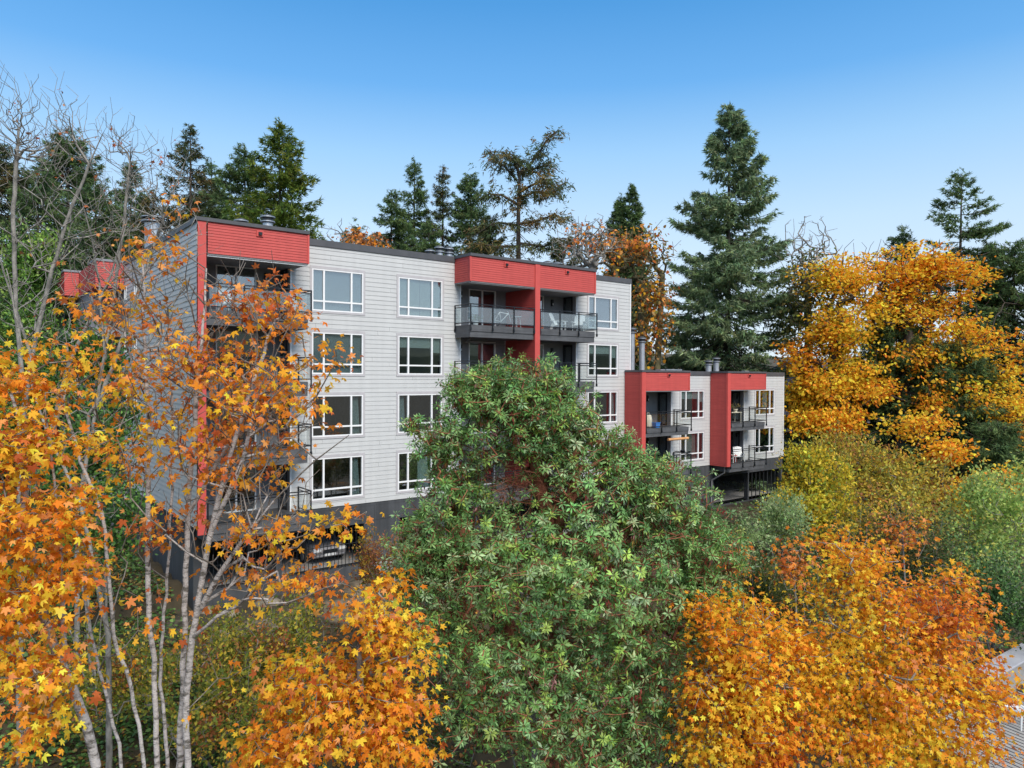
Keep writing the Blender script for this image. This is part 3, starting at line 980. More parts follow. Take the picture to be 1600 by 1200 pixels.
def branch_objs(parent, A, par, r, mat, name='trunk', thr=.03):
    i = np.where(par >= 0)[0]
    P0, P1 = A[par[i]], A[i]
    r1 = r[i]; r0 = np.minimum(r[par[i]], r1 * 1.35)
    ext = nrm(P1 - P0) * (r1[:, None] * .3)
    if mat == 'bark_pale' and name == 'trunk':
        th = r1 <= .013
        if th.any():
            tubes_mesh('twigs', P0[th] - ext[th], P1[th] + ext[th], r0[th], r1[th], 'twig', parent, 4)
            k = ~th; P0, P1, r0, r1, ext = P0[k], P1[k], r0[k], r1[k], ext[k]
    sel = r1 > thr
    obs = []
    d = []
    for s_, n in ((sel, 8), (~sel, 4)):
        if s_.any(): d.append((P0[s_] - ext[s_], P1[s_] + ext[s_], r0[s_], r1[s_], n))
    Vs = []; Fs = []; off = 0
    for p0, p1, a0, a1, n in d:
        dd = nrm(p1 - p0)
        ref = np.where(np.abs(dd[:, 2:3]) < .9, np.array([[0, 0, 1.]]), np.array([[1., 0, 0]]))
        a = nrm(np.cross(dd, ref)); b = np.cross(dd, a)
        th = np.arange(n) * 2 * math.pi / n
        ring = a[:, None, :] * np.cos(th)[None, :, None] + b[:, None, :] * np.sin(th)[None, :, None]
        V = np.concatenate([p0[:, None] + ring * a0[:, None, None], p1[:, None] + ring * a1[:, None, None]], 1).reshape(-1, 3)
        ii = np.arange(n); jj = (ii + 1) % n
        tf = np.stack([ii, jj, jj + n, ii + n], -1)
        F = (tf[None] + (np.arange(len(p0)) * 2 * n)[:, None, None]).reshape(-1, 4) + off
        off += len(V); Vs.append(V); Fs.append(F)
    return np_mesh(name, np.concatenate(Vs), np.concatenate(Fs), mat, parent, None, smooth=True)


def blob(c, r, n, g, shell=.35, clump=1.0, thr=-1.0, zmin=None):
    """points in an ellipsoid, thinned by noise so the crown has gaps"""
    out = []
    c = np.asarray(c, float); r = np.asarray(r, float)
    seed = g.random(3) * 50
    tries = 0
    while len(out) < n and tries < 60:
        tries += 1
        u = nrm(g.normal(size=(n * 2, 3))); rad = g.random((n * 2, 1)) ** shell
        P = u * rad * (1 + .13 * g.normal(size=(n * 2, 1)))
        W = c + P * r
        for p, w in zip(P, W):
            if thr > -1:
                q = noise.noise(Vector(w * clump + seed))
                if q < thr: continue
            if zmin is not None and w[2] < zmin: continue
            out.append(w)
            if len(out) >= n: break
    return np.array(out)


def pblobs(spec, g, shell=.35, clump=1.0, thr=-1.0):
    """spec rows: px, py, depth Y, half width px, half height px, half depth m, count"""
    P = []; K = []
    for k, (px, py, Y, rx, ry, rd, n) in enumerate(spec):
        c = at(px, py, Y); f = Y / F_PX
        b = blob(c, (rx * f, rd, ry * f), n, g, shell, clump, thr)
        if len(b): P.append(b); K += [k] * len(b)
    return np.concatenate(P), np.array(K)


def palette(n, cols, weights, g, pts=None, patch=.5, jit=.16, sc=.6, floor=.0):
    """leaf colours: chosen from a palette, in patches that follow the crown"""
    cols = np.array(cols); w = np.cumsum(np.array(weights) / sum(weights))
    u = g.random(n)
    if pts is not None:
        seed = g.random(3) * 30
        q = np.array([noise.noise(Vector(p * sc + seed)) for p in pts])
        q = np.clip(.5 + q * .9, 0, 1)
        u = np.clip(u * (1 - patch) + q * patch + (g.random(n) - .5) * .1, 0, .999)
        u = np.argsort(np.argsort(u)) / n
    i = np.searchsorted(w, u).clip(0, len(cols) - 1)
    c = cols[i] * (1 + jit * g.normal(size=(n, 1)))
    c = c * (1 + .06 * g.normal(size=(n, 3)))
    return np.clip(c, .003, .95)


ORANGE = (.90, .30, .030); AMBER = (.96, .46, .038); GOLD = (.97, .61, .050); YELLOW = (.96, .74, .080)
RUST = (.60, .16, .045); SALMON = (.88, .36, .11); BROWN = (.25, .10, .045); LIME = (.45, .50, .06)


def maple_leaves(parent, tips, centre, g, per=7, size=.17, spread=.22, cols=None, weights=None, sc=.6, simple=False, hang=.85, mat='leaf', patch=.5, flat=.55):
    n = len(tips)
    own = np.repeat(np.arange(n), per)
    T = tips[own]
    off = g.normal(size=(len(T), 3)) * spread * np.array([1, 1, flat])
    pos = T + off
    out = nrm(T - centre)
    tip = nrm(out * .5 + nrm(off) * .9 + np.array([0, 0, -hang]) + g.normal(size=pos.shape) * .5)
    nor = nrm(np.array([0, 0, .85]) + out * .5 + g.normal(size=pos.shape) * .75)
    sz = size * g.uniform(.45, 1.2, len(T))
    tc = palette(len(T), cols, weights, g, T, patch=patch, sc=sc)
    tv, tf = (LOBE_V, LOBE_F) if simple else (MAPLE_V, MAPLE_F)
    vary = np.stack([g.uniform(.55, 1.12, len(T)), g.uniform(.85, 1.1, len(T)), g.uniform(-1.0, 4.0, len(T))], -1)
    return leaves_mesh('crown', tv, tf, pos, tip, nor, sz, tc, mat, parent, vary)


def small_leaves(parent, pts, centre, g, per, size, spread, cols, weights, sc=.8, mat='leaf', shape='small', upright=.5, patch=.5, name='crown'):
    own = np.repeat(np.arange(len(pts)), per)
    T = pts[own]
    pos = T + g.normal(size=(len(T), 3)) * spread
    out = nrm(T - centre)
    tip = nrm(out * .6 + g.normal(size=pos.shape) * .8 + np.array([0, 0, upright]))
    nor = nrm(out + np.array([0, 0, .7]) + g.normal(size=pos.shape) * .6)
    sz = size * g.uniform(.55, 1.25, len(T))
    tc = palette(len(T), cols, weights, g, T, patch=.7, sc=1.1) * (1 + .22 * g.normal(size=len(pts)))[own][:, None]
    tc = np.clip(tc, .004, .92)
    tv, tf = (SMALL_V, SMALL_F) if shape == 'small' else (OVAL_V, OVAL_F)
    return leaves_mesh(name, tv, tf, pos, tip, nor, sz, tc, mat, parent)


def rosettes(parent, pts, centre, g, size=.14, nl=12, cols=None, weights=None, mat='waxy_leaf', sc=.7, name='crown'):
    n = len(pts)
    ax = nrm(nrm(pts - centre) * .8 + np.array([0, 0, .55]) + g.normal(size=(n, 3)) * .35)
    ref = nrm(np.cross(ax, g.normal(size=(n, 3)))); b = np.cross(ax, ref)
    own = np.repeat(np.arange(n), nl)
    k = np.tile(np.arange(nl), n)
    ang = k * 2.39996 + g.random(n)[own] * 6
    el = R_(65) - (k / nl) ** .7 * R_(95) + g.normal(size=len(k)) * .2
    rad = ref[own] * np.cos(ang)[:, None] + b[own] * np.sin(ang)[:, None]
    tip = rad * np.cos(el)[:, None] + ax[own] * np.sin(el)[:, None]
    tip = nrm(tip + np.array([0, 0, -.22]))
    nor = nrm(ax[own] * np.cos(el)[:, None] - rad * np.sin(el)[:, None] + g.normal(size=tip.shape) * .15)
    pos = pts[own] + ax[own] * (-.02) * k[:, None] / nl + tip * .02
    sz = size * (.75 + .4 * k / nl) * g.uniform(.8, 1.15, len(k)) * g.uniform(.75, 1.15, n)[own]
    tc = palette(n, cols, weights, g, pts, sc=sc, jit=.12)[own] * (1 + .14 * g.normal(size=(len(k), 1)))
    return leaves_mesh(name, OVAL_V, OVAL_F, pos, tip, nor, sz, np.clip(tc, .004, .9), mat, parent)


def root_at(x, y, dz=-.3):
    return np.array([x, y, float(gz(x, y)) + dz])


def tree_thing(name, base, label, cat='tree', group=None):
    # the Empty stays unrotated and unscaled; children use world coordinates minus its location
    e = empty(name, tuple(base), 0, label, cat, group)
    return e


def settle(e):
    """children were built in world coordinates: shift them under the Empty"""
    l = Vector(e.location)
    for o in list(COL.objects):
        if o.parent is e:
            o.data.transform(Matrix.Translation(-l))


# ---------------------------------------------------------------- conifers
NEEDLE_V = np.array([(-.10, 0, 0), (.10, 0, 0), (0, 1, 0)])


def conifer(label, px, py, Y, hw, seed, cols, weights, group='conifers standing behind the apartment buildings', py_low=None, prof=.8, dens=1.0,
            droop=.25, tuft=.40, lean=0.0, gap=0.0, name='conifer_tree', zlow=.06, whorl=.46, limb_up=.25, sect=.25):
    g = np.random.default_rng(seed)
    top = at(px, py, Y)
    bx, by = top[0] - lean, top[1]
    base = root_at(bx, by)
    H = top[2] - base[2]
    f = Y / F_PX
    e = tree_thing(name, base, label, 'tree', group)
    hl = H if py_low is None else max(2.0, (py_low - py) * f)      # height below the top at which hw is reached
    R0 = hw * f
    trunk = np.array([base, base + (top - base) * .5 + g.normal(size=3) * .12, top])
    ts = np.linspace(0, 1, 14)
    tp = np.array([[np.interp(t, [0, .5, 1], trunk[:, c]) for c in range(3)] for t in ts])
    tr = (.012 * H) * (1 - ts) ** .9 + .02
    P0, P1, r0, r1 = [tp[:-1]], [tp[1:]], [tr[:-1]], [tr[1:]]
    tuft_p, tuft_d, tuft_s = [], [], []
    h = .25
    sf = g.random(24) * sect * .7 + (1 - sect * .35)
    while h < H * (1 - zlow):
        nb = int(g.integers(5, 8))
        R = R0 * (min(h / hl, 1.25)) ** prof
        for _ in range(nb):
            if g.random() < gap: continue
            az = g.random() * 6.283
            L = R * g.uniform(.72, 1.18) * sf[int(az / 6.283 * 24) % 24] + .15
            hh = h + g.normal() * .30
            t = 1 - hh / H
            o = tp[0] + (tp[-1] - tp[0]) * t
            k = max(3, int(L / .55))
            dirh = np.array([math.cos(az), math.sin(az), 0])
            s = np.linspace(0, 1, k + 1)
            el = limb_up * (1 - min(hh / hl, 1)) - droop * min(hh / hl, 1)
            zz = L * (el * s * 1.4 - droop * .5 * s * (1 - s) * 2 + .16 * s ** 3)
            pts = o + dirh * (L * s)[:, None]; pts[:, 2] += zz
            pts[1:] += g.normal(size=(k, 3)) * .05 * L / k
            rr = .012 + .010 * L * (1 - s)
            P0.append(pts[:-1]); P1.append(pts[1:]); r0.append(rr[:-1]); r1.append(rr[1:])
            m = max(4, int(L * 13 * dens))
            u = g.random(m) ** .62 * 1.0
            q = np.stack([np.interp(u, s, pts[:, c]) for c in range(3)], -1)
            side = np.array([-dirh[1], dirh[0], 0])
            w = (1 - u * .75) * L * .30 + .10
            lat = (g.random(m) * 2 - 1)
            q = q + side * (lat * w)[:, None] + dirh * (np.abs(lat) * w * .45)[:, None]
            q[:, 2] += -np.abs(lat) * w * .35 - g.random(m) * .12 * (1 + droop * 3)
            d = dirh * 1.0 + side * (lat * .9)[:, None] + g.normal(size=(m, 3)) * .3
            d[:, 2] -= droop * 1.3 - .1
            tuft_p.append(q); tuft_d.append(d); tuft_s.append(np.full(m, tuft) * (.6 + .4 * min(1, L / 2)))
        h += whorl * g.uniform(.6, 1.3) * (.55 + .6 * min(1, h / 6))
    tubes_mesh('trunk', np.concatenate(P0), np.concatenate(P1), np.concatenate(r0), np.concatenate(r1), 'bark_dark', e, 5)
    # leader tufts
    m = 26
    q = top + np.stack([g.normal(size=m) * .08, g.normal(size=m) * .08, -g.random(m) * 1.3], -1)
    tuft_p.append(q); tuft_d.append(g.normal(size=(m, 3)) * .8 + np.array([0, 0, .5])); tuft_s.append(np.full(m, tuft * .6))
    tp_, td, ts_ = np.concatenate(tuft_p), nrm(np.concatenate(tuft_d)), np.concatenate(tuft_s)
    # each tuft is a fan of six thin needled shoots
    k = 6
    own = np.repeat(np.arange(len(tp_)), k)
    tip = nrm(td[own] + g.normal(size=(len(own), 3)) * .50)
    nor = nrm(np.array([0, 0, 1.]) + g.normal(size=tip.shape) * .6)
    pos = tp_[own] + g.normal(size=tip.shape) * .05
    sz = ts_[own] * g.uniform(.55, 1.25, len(own))
    tc = palette(len(tp_), cols, weights, g, tp_, patch=.45, sc=.45, jit=.15)[own] * (1 + .15 * g.normal(size=(len(own), 1)))
    leaves_mesh('crown', NEEDLE_V * np.array([1.25, 1, 1]), [(0, 1, 2)], pos, tip, nor, sz, np.clip(tc, .003, .9), 'needle', e)
    settle(e)
    return e


FIR = [(.13, .205, .085), (.19, .27, .10), (.085, .145, .065)]
BLUE = [(.22, .31, .17), (.32, .41, .21), (.15, .22, .125)]
OLIVE = [(.165, .230, .040), (.095, .160, .040), (.25, .29, .055)]
BRN = [(.125, .145, .065), (.080, .120, .055), (.23, .175, .080)]
W3 = [.45, .35, .2]
HB = 'conifers standing behind the apartment buildings'

conifer('tallest and widest blue green spruce behind the annex roof', 1140, 165, 64, 116, 1, BLUE, W3, py_low=560, prof=.74, dens=1.25, droop=.30, tuft=.50, sect=.5, whorl=.5)
conifer('bright olive green fir with a pointed top behind the left red roof box', 437, 190, 56, 84, 2, OLIVE, W3, py_low=360, prof=.95, dens=1.15, droop=.12, sect=.4)
conifer('lower green fir leaning against the left flank of the pointed olive fir', 382, 228, 59, 50, 3, FIR, W3, py_low=330, prof=.8, droop=.1, sect=.4)
conifer('thin sparse brownish fir behind the left corner of the roof', 298, 195, 60, 44, 4, BRN, W3, py_low=320, prof=.9, dens=.8, gap=.25, droop=.2, sect=.5)
conifer('dark narrow fir between the bare twigs left of the roof corner', 205, 255, 66, 38, 5, FIR, W3, py_low=350, prof=.8, sect=.4)
conifer('broad dark fir behind the bare tree at the far left', 105, 212, 58, 72, 6, FIR, W3, py_low=330, prof=.6, dens=1.2, sect=.35)
conifer('dark fir cut by the left edge of the photo', -5, 225, 50, 62, 7, BRN, W3, py_low=350, prof=.6, dens=1.2)
conifer('small dark fir tip between the sparse brown fir and the olive firs', 331, 254, 70, 26, 8, FIR, W3, py_low=320, prof=.8)
conifer('leftmost and shortest of the four firs behind the middle of the long roof', 612, 298, 72, 34, 9, FIR, W3, py_low=380, prof=.75, sect=.4)
conifer('tallest of the four firs behind the middle of the long roof', 648, 250, 75, 33, 10, FIR, W3, py_low=375, prof=.75, droop=.2, gap=.12, sect=.4)
conifer('slender sparse fir, third of the four behind the long roof', 692, 262, 74, 27, 12, BRN, W3, py_low=375, prof=.75, droop=.22, gap=.2, dens=.9, sect=.5)
conifer('fuller fir with a blunt top just left of the bent cedar', 735, 273, 72, 38, 13, FIR, W3, py_low=385, prof=.62, sect=.4)
conifer('small dark twin topped fir far behind the right end of the long roof', 988, 289, 96, 24, 14, FIR, W3, py_low=380, prof=.8, tuft=.6)
conifer('short dark fir beside the small twin topped fir', 970, 308, 97, 16, 15, FIR, W3, py_low=350, prof=.8, tuft=.6)
conifer('ragged dark fir rising above the golden maple at the right', 1503, 270, 64, 62, 16, FIR, W3, py_low=400, prof=.72, dens=1.1, gap=.15, droop=.05, sect=.7, whorl=.8)
conifer('dark green fir cut by the right edge of the photo', 1585, 385, 60, 62, 17, FIR, W3, py_low=470, prof=.5, dens=1.1, sect=.4)
conifer('dark fir peeking out right of the ragged tall fir', 1545, 385, 63, 40, 18, FIR, W3, py_low=460, prof=.6, sect=.5)
conifer('thin fir tip poking above the top of the golden maple', 1410, 356, 68, 34, 19, FIR, W3, py_low=440, prof=.7, sect=.6)
for i, (x, y, Y, hw, lb) in enumerate(((1400, 500, 58, 70, 'dark evergreen filling the gap in the middle of the golden maple'),
                                       (1490, 540, 55, 75, 'dark evergreen behind the lower right part of the golden maple'),
                                       (1330, 560, 60, 70, 'dark evergreen behind the lower left part of the golden maple'),
                                       (1560, 660, 50, 60, 'low rounded dark evergreen bush at the foot of the golden maple'))):
    conifer(lb, x, y, Y, hw, 30 + i, FIR, W3, group='dark evergreens behind the golden maple', py_low=y + 130, prof=.45, dens=1.1, droop=.3)
for i, (x, y, Y, hw, lb) in enumerate(((560, 350, 66, 50, 'low evergreen behind the roof left of the four firs'),
                                       (670, 345, 66, 60, 'bushy evergreen behind the roof chimneys'),
                                       (760, 340, 64, 60, 'bushy evergreen under the bent cedar on its left'),
                                       (880, 375, 70, 60, 'flat topped evergreen under the bent cedar on its right'),
                                       (60, 270, 44, 70, 'dark evergreen low behind the pale bare tree'),
                                       (150, 290, 48, 70, 'dark evergreen behind the rear wing of the building'),
                                       (240, 300, 58, 60, 'dark evergreen behind the left end wall roof line'),
                                       (300, 300, 64, 50, 'evergreen just behind the left roof corner'))):
    conifer(lb, x, y, Y, hw * .85, 50 + i, BRN if i in (2, 3, 6) else FIR, W3, py_low=y + 120, prof=.65, dens=.9, droop=.2, gap=.15, sect=.6)


def bent_cedar():
    g = np.random.default_rng(77)
    Y = 62
    e = tree_thing('cedar_tree', root_at(at(812, 600, Y)[0], Y), 'bent dead topped cedar with limbs sweeping up left and right above the roof', 'tree')
    base = Vector(e.location)
    w = lambda px, py, dy=0: at(px, py, Y + dy)
    limbs = [[(812, 640), (810, 420), (810, 330), (812, 270), (818, 262)],
             [(815, 275), (830, 255), (843, 238), (852, 222), (862, 212), (872, 203)],
             [(808, 282), (790, 262), (776, 250), (764, 233)],
             [(812, 310), (835, 300), (858, 303), (874, 290), (886, 284)],
             [(810, 320), (785, 305), (765, 303), (752, 310)],
             [(812, 270), (840, 262), (856, 258), (862, 248)],
             [(812, 272), (800, 248), (786, 240), (784, 236)],
             [(810, 350), (840, 345), (868, 335), (880, 345)],
             [(810, 352), (780, 348), (755, 352), (740, 362)],
             [(810, 380), (850, 385), (880, 372), (905, 378)],
             [(810, 385), (775, 385), (740, 380)],
             [(812, 300), (830, 290), (850, 280), (862, 282)],
             [(812, 262), (806, 246), (800, 240)]]
    P0, P1, r0, r1 = [], [], [], []
    tp, td = [], []
    for k, l in enumerate(limbs):
        dy = 0 if k == 0 else g.normal() * 1.3
        pts = np.array([w(px, py, dy * i / len(l)) for i, (px, py) in enumerate(l)])
        ra = .30 if k == 0 else .13
        rs = np.linspace(ra, ra * .25, len(pts))
        P0.append(pts[:-1]); P1.append(pts[1:]); r0.append(rs[:-1]); r1.append(rs[1:])
        L = np.concatenate([[0], np.cumsum(np.linalg.norm(np.diff(pts, axis=0), axis=1))])
        for _ in range(int((L[-1] - (14 if k == 0 else 0)) * (16 if k else 14))):
            u = g.random() ** .7 * L[-1]
            if k == 0: u = L[-1] - g.random() * 9.5
            p = np.array([np.interp(u, L, pts[:, c]) for c in range(3)])
            d = g.normal(size=3) * np.array([1, 1, .35]); d /= np.linalg.norm(d)
            ln = abs(g.normal()) * (.62 if k else 1.7) + .12
            p2 = p + d * ln + np.array([0, 0, -.30 * ln])
            if g.random() < .3: P0.append(p[None]); P1.append(p2[None]); r0.append(np.array([.035])); r1.append(np.array([.012]))
            tp.append(p2); td.append(d + np.array([0, 0, -.75]))
    tubes_mesh('trunk', np.concatenate(P0), np.concatenate(P1), np.concatenate(r0), np.concatenate(r1), 'bark_dark', e, 6)
    tp = np.array(tp); td = nrm(np.array(td))
    own = np.repeat(np.arange(len(tp)), 11)
    tip = nrm(td[own] + g.normal(size=(len(own), 3)) * .55)
    pos = tp[own] + g.normal(size=tip.shape) * .16
    tc = palette(len(tp), BRN + [(.20, .14, .045)], [.4, .3, .2, .14], g, tp, sc=.4)[own]
    leaves_mesh('crown', NEEDLE_V * np.array([1.4, 1, 1]), [(0, 1, 2)], pos, tip, g.normal(size=tip.shape), .42 * g.uniform(.5, 1.2, len(own)), tc, 'needle', e)
    settle(e)


bent_cedar()


# ---------------------------------------------------------------- broadleaf trees
def broadleaf(name, label, group, trunks, spec, seed, kind, bark_m, leafkw, cat='tree', rtip=.006, shell=.35, clump=.8, thr=-1, step=.45, up=.35, power=.5,
              extra=None, bare=0, jit=.06, thrb=.03, rmax=.5):
    g = np.random.default_rng(seed)
    pts, K = pblobs(spec, g, shell, clump, thr)
    base = np.asarray(trunks[0][0][0], float)
    e = tree_thing(name, base, label, cat, group)
    tg = pts
    if bare:
        bp, _ = pblobs(extra, g, shell, clump, -1)
        tg = np.concatenate([pts, bp])
    A, par, r, tips = grow(trunks, tg, rtip, power, step, up, jit, rmax, seed=seed)
    branch_objs(e, A, par, r, bark_m, thr=thrb)
    centre = pts.mean(0)
    if kind == 'maple': maple_leaves(e, pts, centre, g, **leafkw)
    elif kind == 'small': small_leaves(e, pts, centre, g, **leafkw)
    elif kind == 'rosette': rosettes(e, pts, centre, g, **leafkw)
    settle(e)
    return e


def line(*pts):
    """polyline from (px, py, Y) triples"""
    return np.array([at(*p) for p in pts])


def trunk_to(px, py, Y, x0=None, ra=.2, rb=.05):
    top = at(px, py, Y)
    x0 = top[0] if x0 is None else at(x0, py, Y)[0]
    b = root_at(x0, Y)
    mid = b + (top - b) * .5 + np.array([.15, .1, 0])
    return (np.array([b, mid, top]), ra, rb)


# the madrone in the middle
gM = np.random.default_rng(5)
YM = 16.5
madrone_spec = [
    (715, 745, YM - .2, 50, 44, 1.0, 150), (955, 705, YM + .2, 46, 44, 1.0, 130), (990, 735, YM + .2, 60, 40, 1.0, 130), (655, 865, YM - .2, 40, 40, .8, 80),
    (805, 645, YM, 118, 84, 1.5, 896), (870, 690, YM, 66, 66, 1.2, 304), (740, 608, YM, 52, 40, .9, 208), (830, 600, YM, 80, 38, 1.1, 272),
    (690, 690, YM - .3, 48, 48, .8, 176), (640, 665, YM - .3, 22, 16, .3, 22),
    (905, 665, YM + .3, 36, 40, .8, 96),
    (930, 775, YM, 125, 80, 1.7, 640), (1030, 780, YM, 88, 70, 1.4, 464), (1095, 860, YM, 70, 75, 1.3, 400),
    (720, 790, YM - .2, 85, 60, 1.4, 320), (668, 860, YM - .3, 66, 66, 1.2, 336),
    (790, 880, YM - .8, 120, 90, 1.6, 448), (960, 900, YM - .9, 150, 100, 1.8, 688), (1100, 950, YM, 66, 74, 1.2, 336),
    (700, 960, YM - .5, 75, 75, 1.3, 304), (830, 1030, YM - 1, 150, 90, 1.8, 608), (1010, 1050, YM - .8, 110, 100, 1.6, 480),
    (760, 1120, YM - 1, 80, 70, 1.3, 176), (930, 1150, YM - 1.2, 150, 80, 1.6, 448), (630, 930, YM, 30, 40, .6, 48)]
bM = root_at(at(880, 600, YM)[0], YM)
w_ = lambda px, py, d=0: at(px, py, YM + d)
madrone_trunks = [
    (np.array([bM, w_(870, 1180), w_(865, 1050, .1), w_(860, 940), w_(862, 830), w_(840, 740, .1), w_(825, 660)]), .20, .05),
    (np.array([w_(866, 1070, .1), w_(800, 990), w_(755, 900, .2), w_(720, 830), w_(700, 750)]), .11, .03),
    (np.array([w_(862, 960), w_(930, 900, .2), w_(985, 850), w_(1050, 800, -.1)]), .11, .03),
    (np.array([w_(864, 1040), w_(950, 1010, .4), w_(1040, 960), w_(1090, 900, .1)]), .09, .03),
    (np.array([w_(862, 850), w_(895, 770, -.3), w_(900, 700)]), .08, .03)]
MG = [(.25, .44, .14), (.18, .35, .11), (.38, .53, .26), (.36, .52, .11), (.12, .24, .08)]
madrone = broadleaf('madrone_tree', 'big evergreen madrone with green leaf rosettes and reddish limbs in front of the building', None,
                    madrone_trunks, madrone_spec, 21, 'rosette', 'bark_red',
                    dict(size=.138, nl=13, cols=MG, weights=[.34, .26, .18, .12, .10], sc=.8), rtip=.0055, shell=.42, clump=1.4, thr=-.27, step=.35, power=.47, jit=.10)


def madrone_extras():
    g = np.random.default_rng(99)
    pts, _ = pblobs([(s[0], s[1], s[2], s[3] * .85, s[4] * .85, s[5] * .8, max(3, s[6] // 9)) for s in madrone_spec], g, .6, 1, -1)
    l = np.array(madrone.location)
    # withered brown and pink leaf bunches hanging inside the crown
    own = np.repeat(np.arange(len(pts)), 10)
    pos = pts[own] + g.normal(size=(len(own), 3)) * .06 - l
    tip = nrm(np.array([0, 0, -1.]) + g.normal(size=pos.shape) * .35)
    tc = palette(len(pts), [(.30, .11, .06), (.42, .22, .20), (.38, .08, .06), (.50, .30, .08)], [.45, .25, .2, .1], g, pts)[own]
    leaves_mesh('withered_leaves', OVAL_V, OVAL_F, pos, tip, g.normal(size=tip.shape), .12 * g.uniform(.6, 1.2, len(own)), tc, 'leaf', madrone)
    # tangle of fine reddish and grey dead twigs
    p2, _ = pblobs([(820, 760, YM, 110, 40, 1.2, 420), (850, 860, YM, 150, 80, 1.3, 520), (720, 880, YM, 80, 80, 1, 330), (900, 1000, YM, 170, 120, 1.3, 520), (1050, 860, YM, 70, 50, 1, 160)], g, .8, 1, -1)
    q0 = p2 - l; d = nrm(g.normal(size=q0.shape) * np.array([1, 1, .7])) * g.uniform(.15, .55, (len(q0), 1))
    mid = q0 + d * .5 + g.normal(size=d.shape) * .03
    P0 = np.concatenate([q0, mid]); P1 = np.concatenate([mid, q0 + d])
    rr = np.full(len(P0), .005); tubes_mesh('dead_twigs', P0, P1, rr, rr * .6, 'bark_red', madrone, 3)


madrone_extras()

MW = [.26, .28, .18, .10, .10, .08]
MC = [ORANGE, AMBER, GOLD, SALMON, RUST, YELLOW]
# left foreground maple with pale stems
YA = 11.5
tA = []
rA = root_at(at(262, 600, YA)[0], YA)
tA.append((np.vstack([rA, line((280, 1190, YA), (285, 1100, YA), (288, 1000, YA), (292, 850, YA), (300, 720, YA), (312, 560, YA), (322, 420, YA + .3))]), .105, .018))
tA.append((np.vstack([rA + [.2, .1, 0], line((293, 1190, YA - .2), (291, 1080, YA - .2), (306, 960, YA - .3), (324, 850, YA - .4), (352, 730, YA - .4), (395, 600, YA - .2), (430, 500, YA))]), .095, .014))
tA.append((np.vstack([rA + [-.2, .1, 0], line((245, 1190, YA + .2), (241, 1050, YA + .3), (233, 960, YA + .3), (231, 850, YA + .4), (233, 700, YA + .5), (226, 560, YA + .5), (222, 400, YA + .5))]), .085, .014))
tA.append((np.vstack([rA + [-.1, .3, 0], line((262, 1180, YA + .6), (250, 1050, YA + .7), (258, 930, YA + .7), (268, 780, YA + .7), (270, 640, YA + .7), (262, 480, YA + .7))]), .06, .012))
tA.append((np.vstack([rA + [-.4, 0, 0], line((225, 1180, YA - .5), (210, 1090, YA - .5), (180, 1010, YA - .6), (170, 900, YA - .6), (160, 800, YA - .6), (120, 700, YA - .5), (90, 600, YA - .5))]), .05, .010))
tA.append((np.vstack([rA + [-.5, -.1, 0], line((190, 1180, YA), (165, 1080, YA + .1), (143, 1000, YA + .1), (130, 930, YA + .1), (120, 820, YA + .2), (118, 700, YA + .2))]), .06, .012))
tA.append((line((305, 965, YA - .3), (352, 880, YA - .5), (420, 790, YA - .7), (480, 730, YA - .8), (545, 680, YA - .8)), 0.030, 0.007))
tA.append((line((296, 800, YA), (352, 700, YA), (420, 640, YA - .2), (470, 560, YA - .2)), 0.024, 0.005))
tA.append((line((330, 830, YA - .4), (380, 720, YA - .5), (400, 620, YA - .5), (470, 470, YA - .5)), 0.021, 0.005))
specA = [(400, 470, YA, 60, 50, 1.0, 40), (380, 640, YA - .2, 90, 80, 1.2, 60), (190, 485, YA, 62, 48, 1.3, 50), (248, 395, YA, 42, 34, .8, 24), (275, 318, YA + .3, 18, 14, .3, 5), (215, 590, YA, 105, 75, 1.5, 102), (330, 560, YA, 70, 70, 1.3, 64),
         (435, 495, YA, 55, 55, 1, 45), (420, 605, YA - .3, 85, 60, 1.3, 80), (330, 690, YA, 90, 55, 1.3, 64), (190, 710, YA, 75, 50, 1.1, 45), (520, 560, YA - .5, 40, 45, .6, 8),
         (430, 825, YA - .5, 85, 38, 1, 32), (535, 815, YA - .7, 45, 30, .6, 15), (455, 900, YA - .5, 62, 42, 1, 25), (370, 905, YA, 50, 30, .7, 11), (520, 925, YA - .4, 60, 34, .8, 24),
         (225, 830, YA, 45, 40, .8, 19), (300, 800, YA, 60, 60, 1, 16), (400, 720, YA, 70, 60, 1.2, 28), (260, 960, YA, 70, 60, 1, 11), (330, 1060, YA, 60, 60, 1, 8), (500, 640, YA, 30, 60, .6, 8)]
bareA = [(440, 650, YA - .5, 60, 70, 1.0, 110), (300, 600, YA, 160, 200, 1.6, 300), (380, 800, YA - .3, 130, 90, 1.3, 180), (200, 420, YA + .4, 90, 90, 1.2, 90), (360, 480, YA, 90, 100, 1.2, 90), (420, 880, YA - .5, 120, 80, 1.1, 60), (180, 900, YA, 120, 140, 1.3, 70)]
broadleaf('maple_tree', 'thinly leaved orange maple with many pale upright stems, in front of the left end wall', None, tA, specA, 31, 'maple', 'bark_pale',
          dict(per=5, size=.128, spread=.13, cols=[RUST, SALMON, ORANGE, AMBER, GOLD], weights=[.15, .24, .28, .22, .11], sc=.5), rtip=.0042, shell=.5, extra=bareA, bare=1, step=.3, up=.7, power=.42, jit=.03, thrb=.02)

